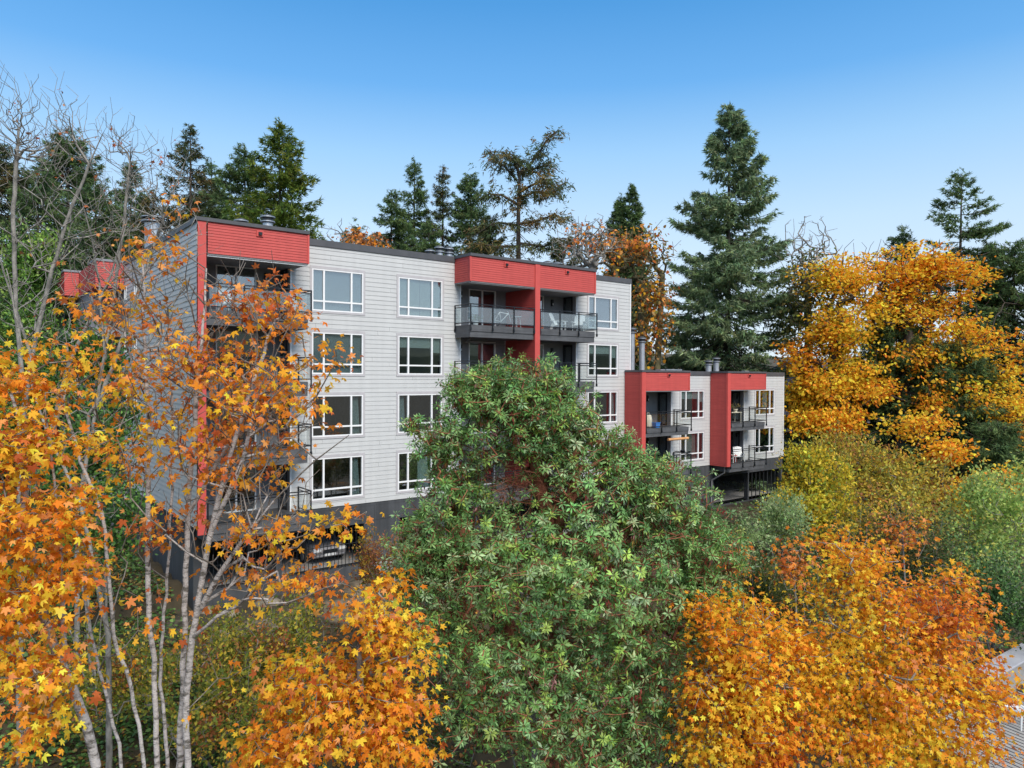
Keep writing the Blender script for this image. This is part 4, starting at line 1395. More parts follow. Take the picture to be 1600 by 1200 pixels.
# far left dense maple
YB = 9.0
tB = [(np.vstack([root_at(at(60, 600, YB + .6)[0], YB + .6), line((150, 1190, YB + .6), (125, 1100, YB + .5), (100, 1045, YB + .5), (60, 940, YB + .4), (40, 800, YB + .3), (30, 650, YB + .2))]), .06, .02),
      (line((100, 1045, YB + .5), (96, 900, YB + .4), (85, 760, YB + .4), (70, 640, YB + .4)), .04, .012)]
specB = [(25, 600, YB + .4, 62, 52, .7, 39), (85, 545, YB + .6, 42, 22, .4, 8), (55, 690, YB + .2, 92, 55, .8, 57), (45, 800, YB, 112, 62, .9, 77), (110, 880, YB + .3, 40, 50, .6, 16), (50, 930, YB, 100, 72, .9, 77),
         (30, 1040, YB - .2, 82, 58, .8, 45), (70, 1110, YB - .2, 42, 48, .5, 16), (20, 1170, YB - .6, 45, 20, .3, 7), (-40, 800, YB, 80, 280, .9, 65)]
broadleaf('maple_tree', 'dense orange and yellow maple cut by the left edge of the photo', None, tB, specB, 32, 'maple', 'bark_pale',
          dict(per=11, size=.120, spread=.15, cols=[ORANGE, SALMON, AMBER, GOLD, YELLOW, RUST], weights=[.26, .16, .24, .18, .10, .06], sc=.7), rtip=.0045, shell=.5, step=.3, up=.2, power=.45)

# small maple at bottom centre
YC = 13.0
tC = [trunk_to(560, 1010, YC, 580, .07, .02), trunk_to(470, 1080, YC, 560, .05, .015)]
specC = [(590, 965, YC, 44, 40, .8, 34), (610, 915, YC + .8, 26, 20, .5, 9), (620, 1000, YC, 52, 42, .8, 45), (545, 1060, YC, 105, 52, 1.1, 100), (600, 1120, YC - .3, 78, 45, 1, 75), (480, 1140, YC - .4, 80, 45, 1, 70),
         (450, 1060, YC, 38, 42, .7, 30), (620, 1180, YC - .5, 60, 30, .7, 30), (430, 1190, YC - .5, 60, 25, .7, 24)]
broadleaf('maple_tree', 'small bright orange maple at the bottom edge, left of the madrone', None, tC, specC, 33, 'maple', 'bark_grey',
          dict(per=11, size=.150, spread=.17, cols=MC, weights=[.32, .26, .20, .10, .05, .07], sc=.6), rtip=.005, shell=.45, clump=1.2, thr=-.25, step=.35)

# two maples at bottom right
YD = 14.5
tD = [trunk_to(1160, 1000, YD, 1170, .10, .02)]
specD = [(1160, 980, YD, 78, 50, 1.2, 95), (1145, 1070, YD - .3, 82, 75, 1.3, 170), (1110, 1160, YD - .5, 50, 60, 1, 70), (1210, 1110, YD - .3, 60, 80, 1.1, 105), (1090, 945, YD, 28, 26, .5, 14), (1230, 990, YD, 45, 45, .8, 40), (1170, 1180, YD - .5, 70, 40, 1, 60)]
broadleaf('maple_tree', 'deep orange maple beside the right flank of the madrone, at the bottom edge', None, tD, specD, 34, 'maple', 'bark_grey',
          dict(per=13, size=.125, spread=.20, cols=[RUST, ORANGE, AMBER, GOLD, YELLOW], weights=[.07, .36, .36, .17, .04], sc=.55, patch=.5), rtip=.005, shell=.45, clump=1.3, thr=-.16, step=.35)
YE = 14.5
tE = [trunk_to(1400, 960, YE, 1400, .13, .03), trunk_to(1330, 960, YE + .5, 1380, .08, .02)]
specE = [(1350, 940, YE + .5, 85, 60, 1.3, 130), (1330, 865, YE + 1, 62, 38, 1, 60), (1290, 1040, YE, 60, 60, 1.1, 80), (1390, 1050, YE - .2, 120, 80, 1.6, 240), (1470, 960, YE, 70, 60, 1.1, 105), (1500, 1060, YE, 75, 62, 1.3, 130),
         (1340, 1140, YE - .6, 95, 60, 1.3, 140), (1460, 1150, YE - .5, 90, 60, 1.3, 125), (1535, 1080, YE, 30, 26, .6, 22), (1500, 900, YE + .5, 40, 26, .6, 18)]
broadleaf('maple_tree', 'broad golden orange maple filling the bottom right corner beside the slatted deck', None, tE, specE, 35, 'maple', 'bark_grey',
          dict(per=17, size=.108, spread=.20, cols=[RUST, SALMON, ORANGE, AMBER, GOLD, YELLOW], weights=[.06, .08, .20, .30, .24, .12], sc=.55, patch=.5), rtip=.005, shell=.42, clump=1.2, thr=-.16, step=.35)
# thin rusty saplings above them
for k, (cx, cy, Y, rx, ry, n, lb) in enumerate(((1240, 880, 19, 40, 60, 60, 'thin rusty orange sapling between the gold maples and the yellow shrub'),
                                                (1410, 830, 22, 42, 40, 50, 'thin orange sapling standing in the olive thicket'),
                                                (1140, 880, 20, 40, 60, 50, 'brown leaved sapling just right of the madrone'))):
    broadleaf('sapling', lb, None, [trunk_to(cx, cy, Y, cx + 10, .035, .012)], [(cx, cy, Y, rx, ry, .7, n)], 40 + k, 'maple', 'bark_grey',
              dict(per=7, size=.13, spread=.15, cols=[SALMON, ORANGE, RUST, BROWN, GOLD], weights=[.3, .25, .2, .1, .15], sc=.9), rtip=.004, shell=.6, step=.35)

# golden maple at mid right
YF = 57
tF = [trunk_to(1300, 560, YF, 1310, .35, .10), trunk_to(1420, 520, YF, 1400, .38, .1), trunk_to(1520, 560, YF - 2, 1500, .3, .08)]
specF = [(1252, 560, YF, 22, 34, 2, 70), (1258, 625, YF, 26, 40, 2, 90), (1320, 440, YF, 62, 40, 3, 260), (1305, 520, YF, 60, 50, 3.2, 380), (1285, 600, YF - 1, 40, 36, 2.6, 180), (1330, 600, YF - 1, 62, 36, 2.6, 220), (1275, 660, YF - 2, 34, 24, 2, 140), (1310, 655, YF - 2, 52, 26, 2, 140),
         (1420, 420, YF, 72, 34, 3.2, 220), (1400, 480, YF, 82, 40, 3.4, 260), (1480, 440, YF, 52, 36, 3, 120), (1420, 560, YF - 1, 60, 30, 2.5, 88), (1480, 520, YF - 1, 60, 36, 2.5, 120), (1540, 560, YF - 2, 62, 45, 2.6, 140),
         (1500, 620, YF - 3, 70, 34, 2.4, 100), (1580, 640, YF - 3, 40, 60, 2.4, 100)]
bareF = [(1340, 400, YF, 110, 36, 3, 70), (1440, 395, YF, 110, 26, 3, 50), (1520, 480, YF, 70, 50, 3, 60), (1560, 700, YF - 3, 60, 90, 3, 60)]
broadleaf('maple_tree', 'large golden maple with sweeping layers of leaves at the right, behind the shrubs', None, tF, specF, 36, 'maple', 'bark_dark',
          dict(per=16, size=.28, spread=.48, flat=.35, cols=[ORANGE, AMBER, GOLD, YELLOW, LIME], weights=[.16, .28, .33, .19, .04], sc=.16, patch=.45, simple=True, hang=.2),
          rtip=.014, shell=.5, clump=.55, thr=.02, step=1.0, extra=bareF, bare=1, thrb=.06)

specF2 = [(1440, 665, 44, 50, 24, 2, 68), (1475, 715, 43, 32, 40, 1.6, 72), (1510, 775, 42, 50, 26, 1.8, 80), (1570, 760, 42, 40, 30, 1.8, 60)]
broadleaf('maple_tree', 'low loose golden maple branches hanging over the olive thicket at the right', None, [trunk_to(1500, 760, 43, 1530, .14, .05), trunk_to(1450, 700, 44, 1500, .1, .04)], specF2, 37, 'maple', 'bark_dark',
          dict(per=15, size=.25, spread=.4, flat=.4, cols=[ORANGE, AMBER, GOLD, YELLOW], weights=[.2, .3, .3, .2], sc=.3, simple=True, hang=.3), rtip=.010, shell=.5, clump=.8, thr=-.05, step=.7, thrb=.06)

# autumn trees behind the annex and the long roof
Yg = 62
broadleaf('autumn_tree', 'mossy half bare tree with orange leaves between the tall block and the spruce', None,
          [trunk_to(1000, 450, Yg, 1010, .42, .12), trunk_to(960, 420, Yg, 1000, .25, .08), trunk_to(1035, 430, Yg, 1015, .22, .06)],
          [(1000, 385, Yg, 45, 32, 2.6, 60), (1020, 470, Yg, 32, 60, 2.6, 90), (960, 390, Yg, 30, 30, 2.2, 30), (1005, 540, Yg, 40, 30, 2, 50), (950, 440, Yg, 26, 18, 1.6, 22)], 61, 'maple', 'bark_moss',
          dict(per=11, size=.36, spread=.5, cols=[SALMON, AMBER, RUST, (.26, .22, .07), (.34, .20, .08)], weights=[.2, .2, .15, .25, .2], sc=.2, simple=True), rtip=.016, shell=.6, step=1.0, thrb=.06,
          extra=[(1000, 400, Yg, 55, 50, 3, 420), (1010, 480, Yg, 42, 70, 3, 260), (930, 380, Yg, 50, 36, 2.6, 260)], bare=1)
broadleaf('bare_tree', 'fine twigged bare tree with a few rust leaves behind the red box at mid roof', None,
          [trunk_to(925, 410, 58, 925, .3, .08)], [(915, 375, 58, 40, 30, 2.4, 40)], 62, 'maple', 'bark_grey',
          dict(per=4, size=.28, spread=.4, cols=[SALMON, RUST, ORANGE], weights=[.4, .3, .3], simple=True), rtip=.014, step=.9, thrb=.05,
          extra=[(915, 380, 58, 58, 42, 3, 420)], bare=1)
broadleaf('autumn_tree', 'low orange tree peeking over the long roof left of the firs', None, [trunk_to(560, 380, 60, 560, .3, .08)],
          [(565, 380, 60, 34, 16, 2, 60)], 63, 'maple', 'bark_grey', dict(per=9, size=.3, spread=.4, cols=[SALMON, ORANGE, BROWN], weights=[.4, .3, .3], simple=True), rtip=.014, step=1.0,
          extra=[(545, 372, 60, 50, 28, 2.4, 160)], bare=1)
broadleaf('autumn_tree', 'olive green thin crowned tree between the spruce and the golden maple', None, [trunk_to(1262, 430, 60, 1262, .3, .08)],
          [(1262, 450, 60, 36, 60, 2.6, 150), (1235, 500, 60, 30, 60, 2, 90)], 64, 'maple', 'bark_grey',
          dict(per=11, size=.30, spread=.5, cols=[(.18, .20, .07), (.11, .15, .05), (.32, .28, .09)], weights=[.4, .35, .25], simple=True), rtip=.014, step=1.0,
          extra=[(1262, 385, 60, 45, 50, 2.6, 230)], bare=1)

# pale bare alders at upper left
for k, (lb, Y, tr, ex, n) in enumerate((
        ('tall pale bare tree at the far left with long upright twigs against the sky', 20,
         [((30, 700), (50, 560), (75, 440), (110, 330), (160, 210)), ((40, 640), (25, 480), (20, 330), (30, 200)), ((50, 560), (10, 440), (-30, 300))],
         [(60, 230, 20, 110, 105, 2.2, 460), (20, 180, 20, 60, 80, 2, 180), (105, 200, 20, 40, 85, 1.6, 170), (60, 380, 20, 110, 90, 2.2, 200), (190, 330, 20, 60, 70, 1.6, 60)], 6),
        ('pale bare tree with fanned upright twigs in front of the left end wall', 22,
         [((120, 800), (150, 640), (175, 480), (195, 340), (205, 230)), ((150, 640), (210, 480), (255, 340), (290, 250)), ((165, 560), (150, 400), (125, 300))],
         [(220, 280, 22, 95, 90, 2, 400), (185, 220, 22, 40, 70, 1.3, 110), (260, 360, 22, 70, 90, 2, 150), (150, 380, 22, 80, 90, 2, 120), (250, 250, 22, 50, 50, 1.4, 50)], 5),
        ('leaning grey bare tree in front of the green ivy column', 17,
         [((170, 1000), (130, 800), (60, 640), (30, 520), (10, 420)), ((80, 680), (110, 560), (170, 440), (200, 340)), ((130, 800), (140, 640), (230, 540), (300, 430))],
         [(60, 480, 17, 90, 80, 1.4, 110), (200, 430, 17, 100, 80, 1.4, 110), (260, 520, 17, 90, 90, 1.4, 80), (120, 620, 17, 110, 90, 1.4, 90)], 4))):
    tr3 = []
    for j, pl in enumerate(tr):
        p = line(*[(a, b, Y + .2 * j) for a, b in pl])
        if j == 0: p = np.vstack([root_at(p[0][0], Y), p])
        tr3.append((p, .10 - .025 * j, .014))
    broadleaf('bare_tree', lb, None, tr3, [(e_[0], e_[1], e_[2], e_[3], e_[4], e_[5], n) for e_ in ex], 70 + k, 'maple', 'bark_grey',
              dict(per=2, size=.13, spread=.1, cols=[SALMON, RUST, BROWN], weights=[.3, .4, .3]), rtip=.0042, step=.45, up=.9, power=.42, extra=ex, bare=1, shell=.8, jit=.03, thrb=.03)


# ---------------------------------------------------------------- shrubs
def shrub(name, label, seed, spec, size, per, cols, weights, spread=.14, mat='leaf', shape='small', rtip=.004, upright=.5, sc=.7, thr=-.04, clump=1.1, group=None, barkm='bark_grey', cat='shrub', twigs=0, shoots=60, shoot=1.0):
    g = np.random.default_rng(seed)
    pts, K = pblobs(spec, g, .42, clump, thr)
    X, Y = pts[:, 0].mean(), pts[:, 1].mean()
    # upright shoots break up the outline
    if shoots:
        hi = pts[np.argsort(-pts[:, 2] + g.random(len(pts)) * 1.6)[:shoots]]
        ln = g.uniform(.4, 1.25, len(hi)) * shoot
        dr = nrm(np.array([0, 0, 1.]) + g.normal(size=hi.shape) * .28)
        pts = np.concatenate([pts] + [hi + dr * (ln * k / 5)[:, None] for k in range(1, 6)])
    base = root_at(X, Y, -.1)
    e = tree_thing(name, base, label, cat, group)
    tr = []
    for i in range(5):
        t = pts[g.integers(len(pts))]
        b = base + np.array([g.normal() * .3, g.normal() * .3, 0])
        tr.append((np.array([b, b + (t - b) * .35 + [0, 0, .2], b + (t - b) * .7]), .035, .01))
    sub = pts[g.random(len(pts)) < .6]
    A, par, r, tips = grow(tr, sub, rtip, .45, .5, .3, .06, .2, seed=seed)
    branch_objs(e, A, par, r, barkm, name='stems', thr=.03)
    centre = pts.mean(0) - np.array([0, 0, .5])
    small_leaves(e, pts, centre, g, per, size, spread, cols, weights, sc=sc, mat=mat, shape=shape, upright=upright, name='foliage')
    settle(e)
    return e


YG = [(.50, .46, .05), (.72, .52, .05), (.28, .34, .06), (.85, .58, .06)]
shrub('shrub', 'bright yellow green shrub at the right corner of the annex', 80, [(1268, 762, 40, 46, 34, 2.2, 230), (1295, 795, 39, 50, 44, 2, 260), (1232, 805, 38, 38, 40, 1.8, 190), (1262, 735, 40, 24, 14, 1, 40), (1265, 800, 38, 50, 40, 1.6, 130)], .22, 10, YG, [.3, .3, .25, .15], spread=.22)
OL = [(.46, .42, .08), (.64, .50, .08), (.30, .34, .09), (.74, .50, .07), (.44, .22, .08)]
shrub('thicket', 'wide olive and ochre thicket in front of the golden maple', 81, [(1365, 762, 42, 90, 46, 3, 500), (1445, 775, 42, 66, 50, 3, 360), (1380, 820, 38, 110, 40, 2.6, 330), (1320, 712, 46, 50, 16, 2.0, 90)], .22, 10, OL, [.26, .24, .18, .18, .14], spread=.26)
LG = [(.40, .54, .16), (.52, .62, .20), (.26, .40, .12), (.64, .62, .15)]
shrub('shrub', 'pale green willow like shrub cut by the right edge of the photo', 82, [(1545, 825, 30, 62, 56, 2, 420), (1595, 800, 32, 40, 60, 1.8, 160), (1540, 900, 27, 50, 40, 1.5, 180)], .17, 10, LG, [.35, .25, .25, .15], spread=.18)
DG = [(.09, .19, .05), (.06, .13, .04), (.14, .26, .07), (.22, .30, .08)]
shrub('shrub', 'dark green laurel under the pale willow shrub at the right edge', 83, [(1550, 940, 24, 55, 42, 1.3, 300), (1600, 960, 24, 40, 60, 1.2, 140), (1490, 900, 26, 40, 30, 1.3, 100)], .12, 12, DG, [.4, .3, .2, .1], spread=.14, mat='waxy_leaf')
GG = [(.32, .44, .18), (.42, .52, .26), (.20, .30, .12)]
shrub('shrub', 'grey green shrub below the yellow green shrub', 84, [(1215, 830, 31, 50, 34, 1.5, 240), (1175, 865, 29, 34, 34, 1.2, 150)], .13, 10, GG, [.4, .3, .3], spread=.13)
shrub('shrub', 'dark olive shrub right of the madrone, under the brown sapling', 85, [(1180, 930, 23, 46, 42, 1.2, 230), (1240, 950, 21, 42, 40, 1.1, 170), (1140, 900, 24, 34, 44, 1.0, 120)], .10, 12, [(.07, .10, .03), (.12, .14, .04), (.30, .14, .05)], [.5, .35, .15], spread=.13)
shrub('shrub', 'dark thicket behind the two gold maples at the bottom right', 86, [(1320, 900, 24, 110, 50, 1.5, 360), (1430, 880, 24, 70, 46, 1.5, 220)], .11, 11, [(.05, .075, .028), (.16, .12, .045), (.10, .12, .04)], [.5, .25, .25], spread=.16)
# greenery at the left
IV = [(.12, .25, .04), (.20, .36, .06), (.07, .16, .03), (.30, .44, .08)]
shrub('ivy_clad_tree', 'bright green ivy covered trunk at the far left', 87, [(45, 430, 27, 34, 40, 1.0, 180), (30, 520, 27, 46, 60, 1.2, 300), (60, 600, 26, 40, 50, 1.1, 200), (20, 660, 26, 50, 60, 1.2, 200)], .15, 12, IV, [.35, .25, .25, .15], spread=.16, mat='waxy_leaf', cat='tree')
shrub('laurel_bush', 'dark green laurel bush against the left end wall', 88, [(150, 690, 23, 66, 70, 1.3, 520), (135, 590, 24, 50, 50, 1.1, 260), (170, 800, 22.5, 56, 70, 1.1, 340), (100, 790, 24, 50, 80, 1.2, 220), (195, 650, 25, 22, 45, .8, 90)], .13, 12, [(.075, .18, .034), (.13, .27, .05), (.045, .11, .026)], [.4, .3, .3], spread=.15, mat='waxy_leaf')
YU = [(.26, .28, .05), (.42, .38, .06), (.15, .20, .045), (.60, .44, .07), (.42, .16, .06)]
shrub('thicket', 'low green and yellow thicket below the dirt bank', 89, [(240, 1060, 20, 70, 40, 1.5, 220), (150, 1080, 19, 70, 50, 1.5, 220), (330, 1000, 22.5, 60, 26, 1.2, 130), (400, 1040, 21, 90, 46, 1.6, 380), (330, 1110, 19, 80, 60, 1.5, 300), (470, 1010, 21, 50, 36, 1.3, 160), (420, 1140, 18, 80, 60, 1.4, 260)], .12, 10, YU, [.28, .22, .24, .14, .12], spread=.14, twigs=1)
shrub('thicket', 'brown and green undergrowth beneath the madrone', 90, [(760, 900, 22, 130, 40, 1.6, 260), (720, 1120, 18, 110, 70, 1.4, 260), (980, 1150, 18, 150, 60, 1.4, 260), (880, 1020, 20, 150, 60, 1.4, 240)], .10, 11, [(.07, .10, .03), (.22, .12, .04), (.05, .07, .025), (.40, .22, .04)], [.4, .2, .25, .15], spread=.16)
shrub('shrub', 'rust red and yellow shrub between the dirt bank and the small maple', 91, [(640, 905, 24, 60, 34, 1.3, 170), (580, 900, 25, 26, 30, .9, 70)], .11, 12, [(.36, .15, .07), (.46, .30, .06), (.13, .15, .04)], [.45, .3, .25], spread=.14)


# ---------------------------------------------------------------- ground cover, ivy and fallen leaves
def ground_cover(name, label, cat, n, region, size, cols, weights, seed, mask=None, rise=.12, mat='leaf'):
    g = np.random.default_rng(seed)
    x0, x1, y0, y1 = region
    X = g.uniform(x0, x1, n); Y = g.uniform(y0, y1, n)
    s_ = (X - OX) * DV[0] + (Y - OY) * DV[1]; q_ = (X - OX) * NV[0] + (Y - OY) * NV[1]
    keep = (q_ > 1.0) | (s_ < -5.5)
    if mask is not None: keep &= mask(X, Y, s_, q_, g)
    X, Y = X[keep], Y[keep]
    pos = np.stack([X, Y, gz(X, Y) + g.random(len(X)) * rise + .02], -1)
    tip = nrm(g.normal(size=pos.shape) * np.array([1, 1, .35])); nor = nrm(np.array([0, 0, 1.]) + g.normal(size=pos.shape) * .45)
    tc = palette(len(pos), cols, weights, g, pos, sc=.5, patch=.4)
    o = leaves_mesh(name, LOBE_V, LOBE_F, pos, tip, nor, size * g.uniform(.6, 1.3, len(pos)), tc, mat, None)
    tag(o, label, cat, kind='stuff')


def patchy(sc, thr, seed):
    def f(X, Y, s, q, g):
        return np.array([noise.noise(Vector((x * sc, y * sc, seed))) > thr for x, y in zip(X, Y)]) & ~((q < 4.5) & (s < 4) & (s > -9)) & ~((X > 10) & (Y < 26))
    return f


ground_cover('ivy', 'green ivy creeping over the slope below the building', 'ivy', 52000, (-22, 22, 13, 44), .13, [(.08, .20, .04), (.14, .29, .06), (.05, .12, .03), (.22, .33, .07)], [.35, .3, .2, .15], 101, patchy(.35, -.12, 3.0), .22, 'waxy_leaf')
ground_cover('fallen_leaves', 'fallen orange and brown leaves scattered over the slope', 'leaf litter', 16000, (-22, 24, 13, 42), .15, [(.50, .22, .07), (.30, .13, .05), (.65, .36, .07), (.18, .09, .045)], [.3, .3, .2, .2], 102, None, .06)
ground_cover('undergrowth', 'green ferny undergrowth beside the left end wall', 'undergrowth', 30000, (-26, -8, 20, 40), .14, [(.08, .17, .04), (.14, .26, .06), (.05, .10, .03), (.3, .2, .06)], [.4, .3, .2, .1], 107, lambda X, Y, s, q, g: (s < -5.6), .35, 'waxy_leaf')
ground_cover('grass', 'moss and short grass on the bank beside the garage', 'grass', 26000, (-14, 6, 20, 36), .07, [(.07, .085, .02), (.11, .11, .03), (.05, .06, .018)], [.4, .3, .3], 103, lambda X, Y, s, q, g: (q < 8) & (q > 2.0 + .8 * np.sin(X * 1.7)), .03)
ground_cover('shrubbery', 'dark green ivy bank below the annex garage', 'ivy', 16000, (8, 34, 28, 56), .17, [(.08, .16, .05), (.13, .24, .08), (.05, .10, .035)], [.4, .3, .3], 104, lambda X, Y, s, q, g: (s > 20) & (q > 1.2), .3, 'waxy_leaf')

# ================================================================ SMALL THINGS
def bthing(name, s, y, z, label, cat, rz=0.0, group=None):
    """a thing standing at facade coordinates (s along, y inwards)"""
    x, yy, _ = loc2w(s, y)
    return empty(name, (x, yy, z), BA + rz, label, cat, group)


def adirondack(name, s, y, z, rz, label, mat='white_plastic'):
    e = bthing(name, s, y, z, label, 'chair', rz, 'garden chairs on the balconies')
    b = MB()
    for i in range(5):
        x = -.24 + .12 * i
        b.hexa([(x - .052, .20, .30), (x + .052, .20, .30), (x + .052, .23, .30), (x - .052, .23, .30),
                (x - .060, .48, .98 + .05 * math.cos(i - 2)), (x + .060, .48, .98 + .05 * math.cos(i - 2)), (x + .060, .51, .98), (x - .060, .51, .98)])
    b.build('backrest', mat, e)
    b = MB(); b.hexa([(-.28, -.30, .36), (.28, -.30, .36), (.28, .24, .27), (-.28, .24, .27), (-.28, -.30, .39), (.28, -.30, .39), (.28, .24, .30), (-.28, .24, .30)])
    b.build('seat', mat, e)
    for sx in (-1, 1):
        b = MB(); b.box(sx * .34 - .06, sx * .34 + .06, -.36, .36, .56, .585); b.build('armrest', mat, e)
        b = MB(); b.box(sx * .31 - .02, sx * .31 + .02, -.30, -.22, 0, .56); b.build('leg', mat, e)
        b = MB(); b.hexa([(sx * .29 - .02, .34, 0), (sx * .29 + .02, .34, 0), (sx * .29 + .02, .46, 0), (sx * .29 - .02, .46, 0),
                          (sx * .29 - .02, .16, .36), (sx * .29 + .02, .16, .36), (sx * .29 + .02, .26, .56), (sx * .29 - .02, .26, .56)]); b.build('leg', mat, e)
    return e


def side_table(name, s, y, z, label, mat, r=.24, h=.45):
    e = bthing(name, s, y, z, label, 'table')
    b = MB(); b.lathe((0, 0, 0), [(r, h - .03), (r, h)], 18); b.build('tabletop', mat, e)
    for k in range(4):
        a = math.pi / 4 + k * math.pi / 2
        b = MB(); b.tube((r * .8 * math.cos(a), r * .8 * math.sin(a), 0), (r * .6 * math.cos(a), r * .6 * math.sin(a), h - .03), .014, n=6); b.build('leg', mat, e)
    return e


def potted(name, s, y, z, label, pot, leafcols, h=.5, r=.25, seed=1, size=.10):
    g = np.random.default_rng(seed)
    e = bthing(name, s, y, z, label, 'potted plant')
    b = MB(); b.lathe((0, 0, 0), [(.11, 0), (.16, .24), (.17, .25), (.15, .25), (.14, .22)], 14); b.build('pot', pot, e)
    n = 70
    pts = np.array([0, 0, .25]) + g.normal(size=(n, 3)) * np.array([r, r, h * .4]) * .5 + np.array([0, 0, h * .4])
    pts[:, 2] = np.maximum(pts[:, 2], .26)
    tc = palette(n, leafcols, [1] * len(leafcols), g)
    leaves_mesh('foliage', OVAL_V, OVAL_F, pts, nrm(pts - np.array([0, 0, .2]) + g.normal(size=pts.shape) * .1), nrm(g.normal(size=pts.shape) + [0, 0, 1]), size * g.uniform(.7, 1.5, n), tc, 'leaf', e)
    st = np.zeros((n, 3)) + np.array([0, 0, .22])
    tubes_mesh('stems', st[::4], pts[::4], np.full(len(pts[::4]), .006), np.full(len(pts[::4]), .004), 'bark_moss', e, 3)
    return e


def ring(mb, c, r, t, axis, n=20):
    c = Vector(c)
    a, b = (Vector((1, 0, 0)), Vector((0, 0, 1)))
    pts = [c + a * (r * math.cos(2 * math.pi * i / n)) + b * (r * math.sin(2 * math.pi * i / n)) for i in range(n + 1)]
    mb.path(pts, t, 6)


def bicycle(s, y, z):
    e = bthing('bicycle', s, y, z, 'pale bicycle parked behind the glass railing of the top middle balcony', 'bicycle')
    for x in (-.52, .52):
        w = MB(); ring(w, (x, 0, .34), .33, .022, 'y'); o = w.build('wheel', 'tyre', e)
        sp = MB()
        for k in range(8):
            a = k * math.pi / 4; sp.tube((x, 0, .34), (x + .32 * math.cos(a), 0, .34 + .32 * math.sin(a)), .004, n=4)
        sp.build('spokes', 'steel', o)
    f = MB()
    f.path([(-.52, 0, .34), (-.12, 0, .30), (.34, 0, .72), (-.22, 0, .78), (-.12, 0, .30)], .02); f.path([(-.52, 0, .34), (-.22, 0, .78)], .014); f.path([(.52, 0, .34), (.32, 0, .86)], .018)
    f.build('frame', 'white_plastic', e)
    f = MB(); f.path([(.30, -.26, .95), (.33, -.2, .93), (.32, 0, .88), (.33, .2, .93), (.30, .26, .95)], .014); f.build('handlebar', 'black_metal', e)
    f = MB(); f.tube((-.22, 0, .78), (-.24, 0, .90), .014, n=6); f.hexa([(-.38, -.07, .89), (-.12, -.02, .90), (-.12, .02, .90), (-.38, .07, .89), (-.37, -.06, .94), (-.12, -.015, .93), (-.12, .015, .93), (-.37, .06, .94)]); f.build('saddle', 'black_metal', e)


bicycle(9.95, -.85, 11.27)
adirondack('garden_chair', 14.1, -.55, 11.27, .5, 'white slatted garden chair behind the glass on the top right balcony')
adirondack('garden_chair', 15.55, -.6, 11.27, -.9, 'second white slatted garden chair at the right end of the top right balcony')
side_table('side_table', 14.85, -.75, 11.27, 'small black table between two white chairs on the top balcony', 'black_metal')
side_table('side_table', 10.9, -.8, 11.27, 'little round white table beside the bicycle on the top middle balcony', 'white_plastic', .28, .62)
potted('potted_plant', 12.5, -.9, 11.27, 'pot with a small reddish plant at the left end of the top right balcony', 'orange_red', [(.4, .14, .08), (.12, .18, .05)], .4, seed=3)
potted('potted_plant', 8.2, -.9, 11.27, 'low green plant in a white pot at the corner of the top middle balcony', 'white_plastic', [(.12, .22, .06), (.2, .28, .08)], .3, seed=4)
adirondack('garden_chair', -3.6, -.5, 11.27, .3, 'white garden chair behind the glass on the top left balcony')


def umbrella(s, y, z, label, mat, h=2.0, top=2.0, low=.7, r=.16):
    e = bthing('folded_umbrella', s, y, z, label, 'umbrella')
    b = MB(); b.tube((0, 0, 0), (0, 0, h + .1), .018, n=8); b.build('pole', 'black_metal', e)
    b = MB(); b.lathe((0, 0, 0), [(r, low), (r * 1.15, low + .15), (r * .6, low + .65), (r * .25, top)], 9); b.build('canopy', mat, e)


umbrella(21.9, .3, 2.85, 'folded dark green umbrella on the lower left annex balcony', 'green_cloth', 1.9, 1.85, .75, .17)


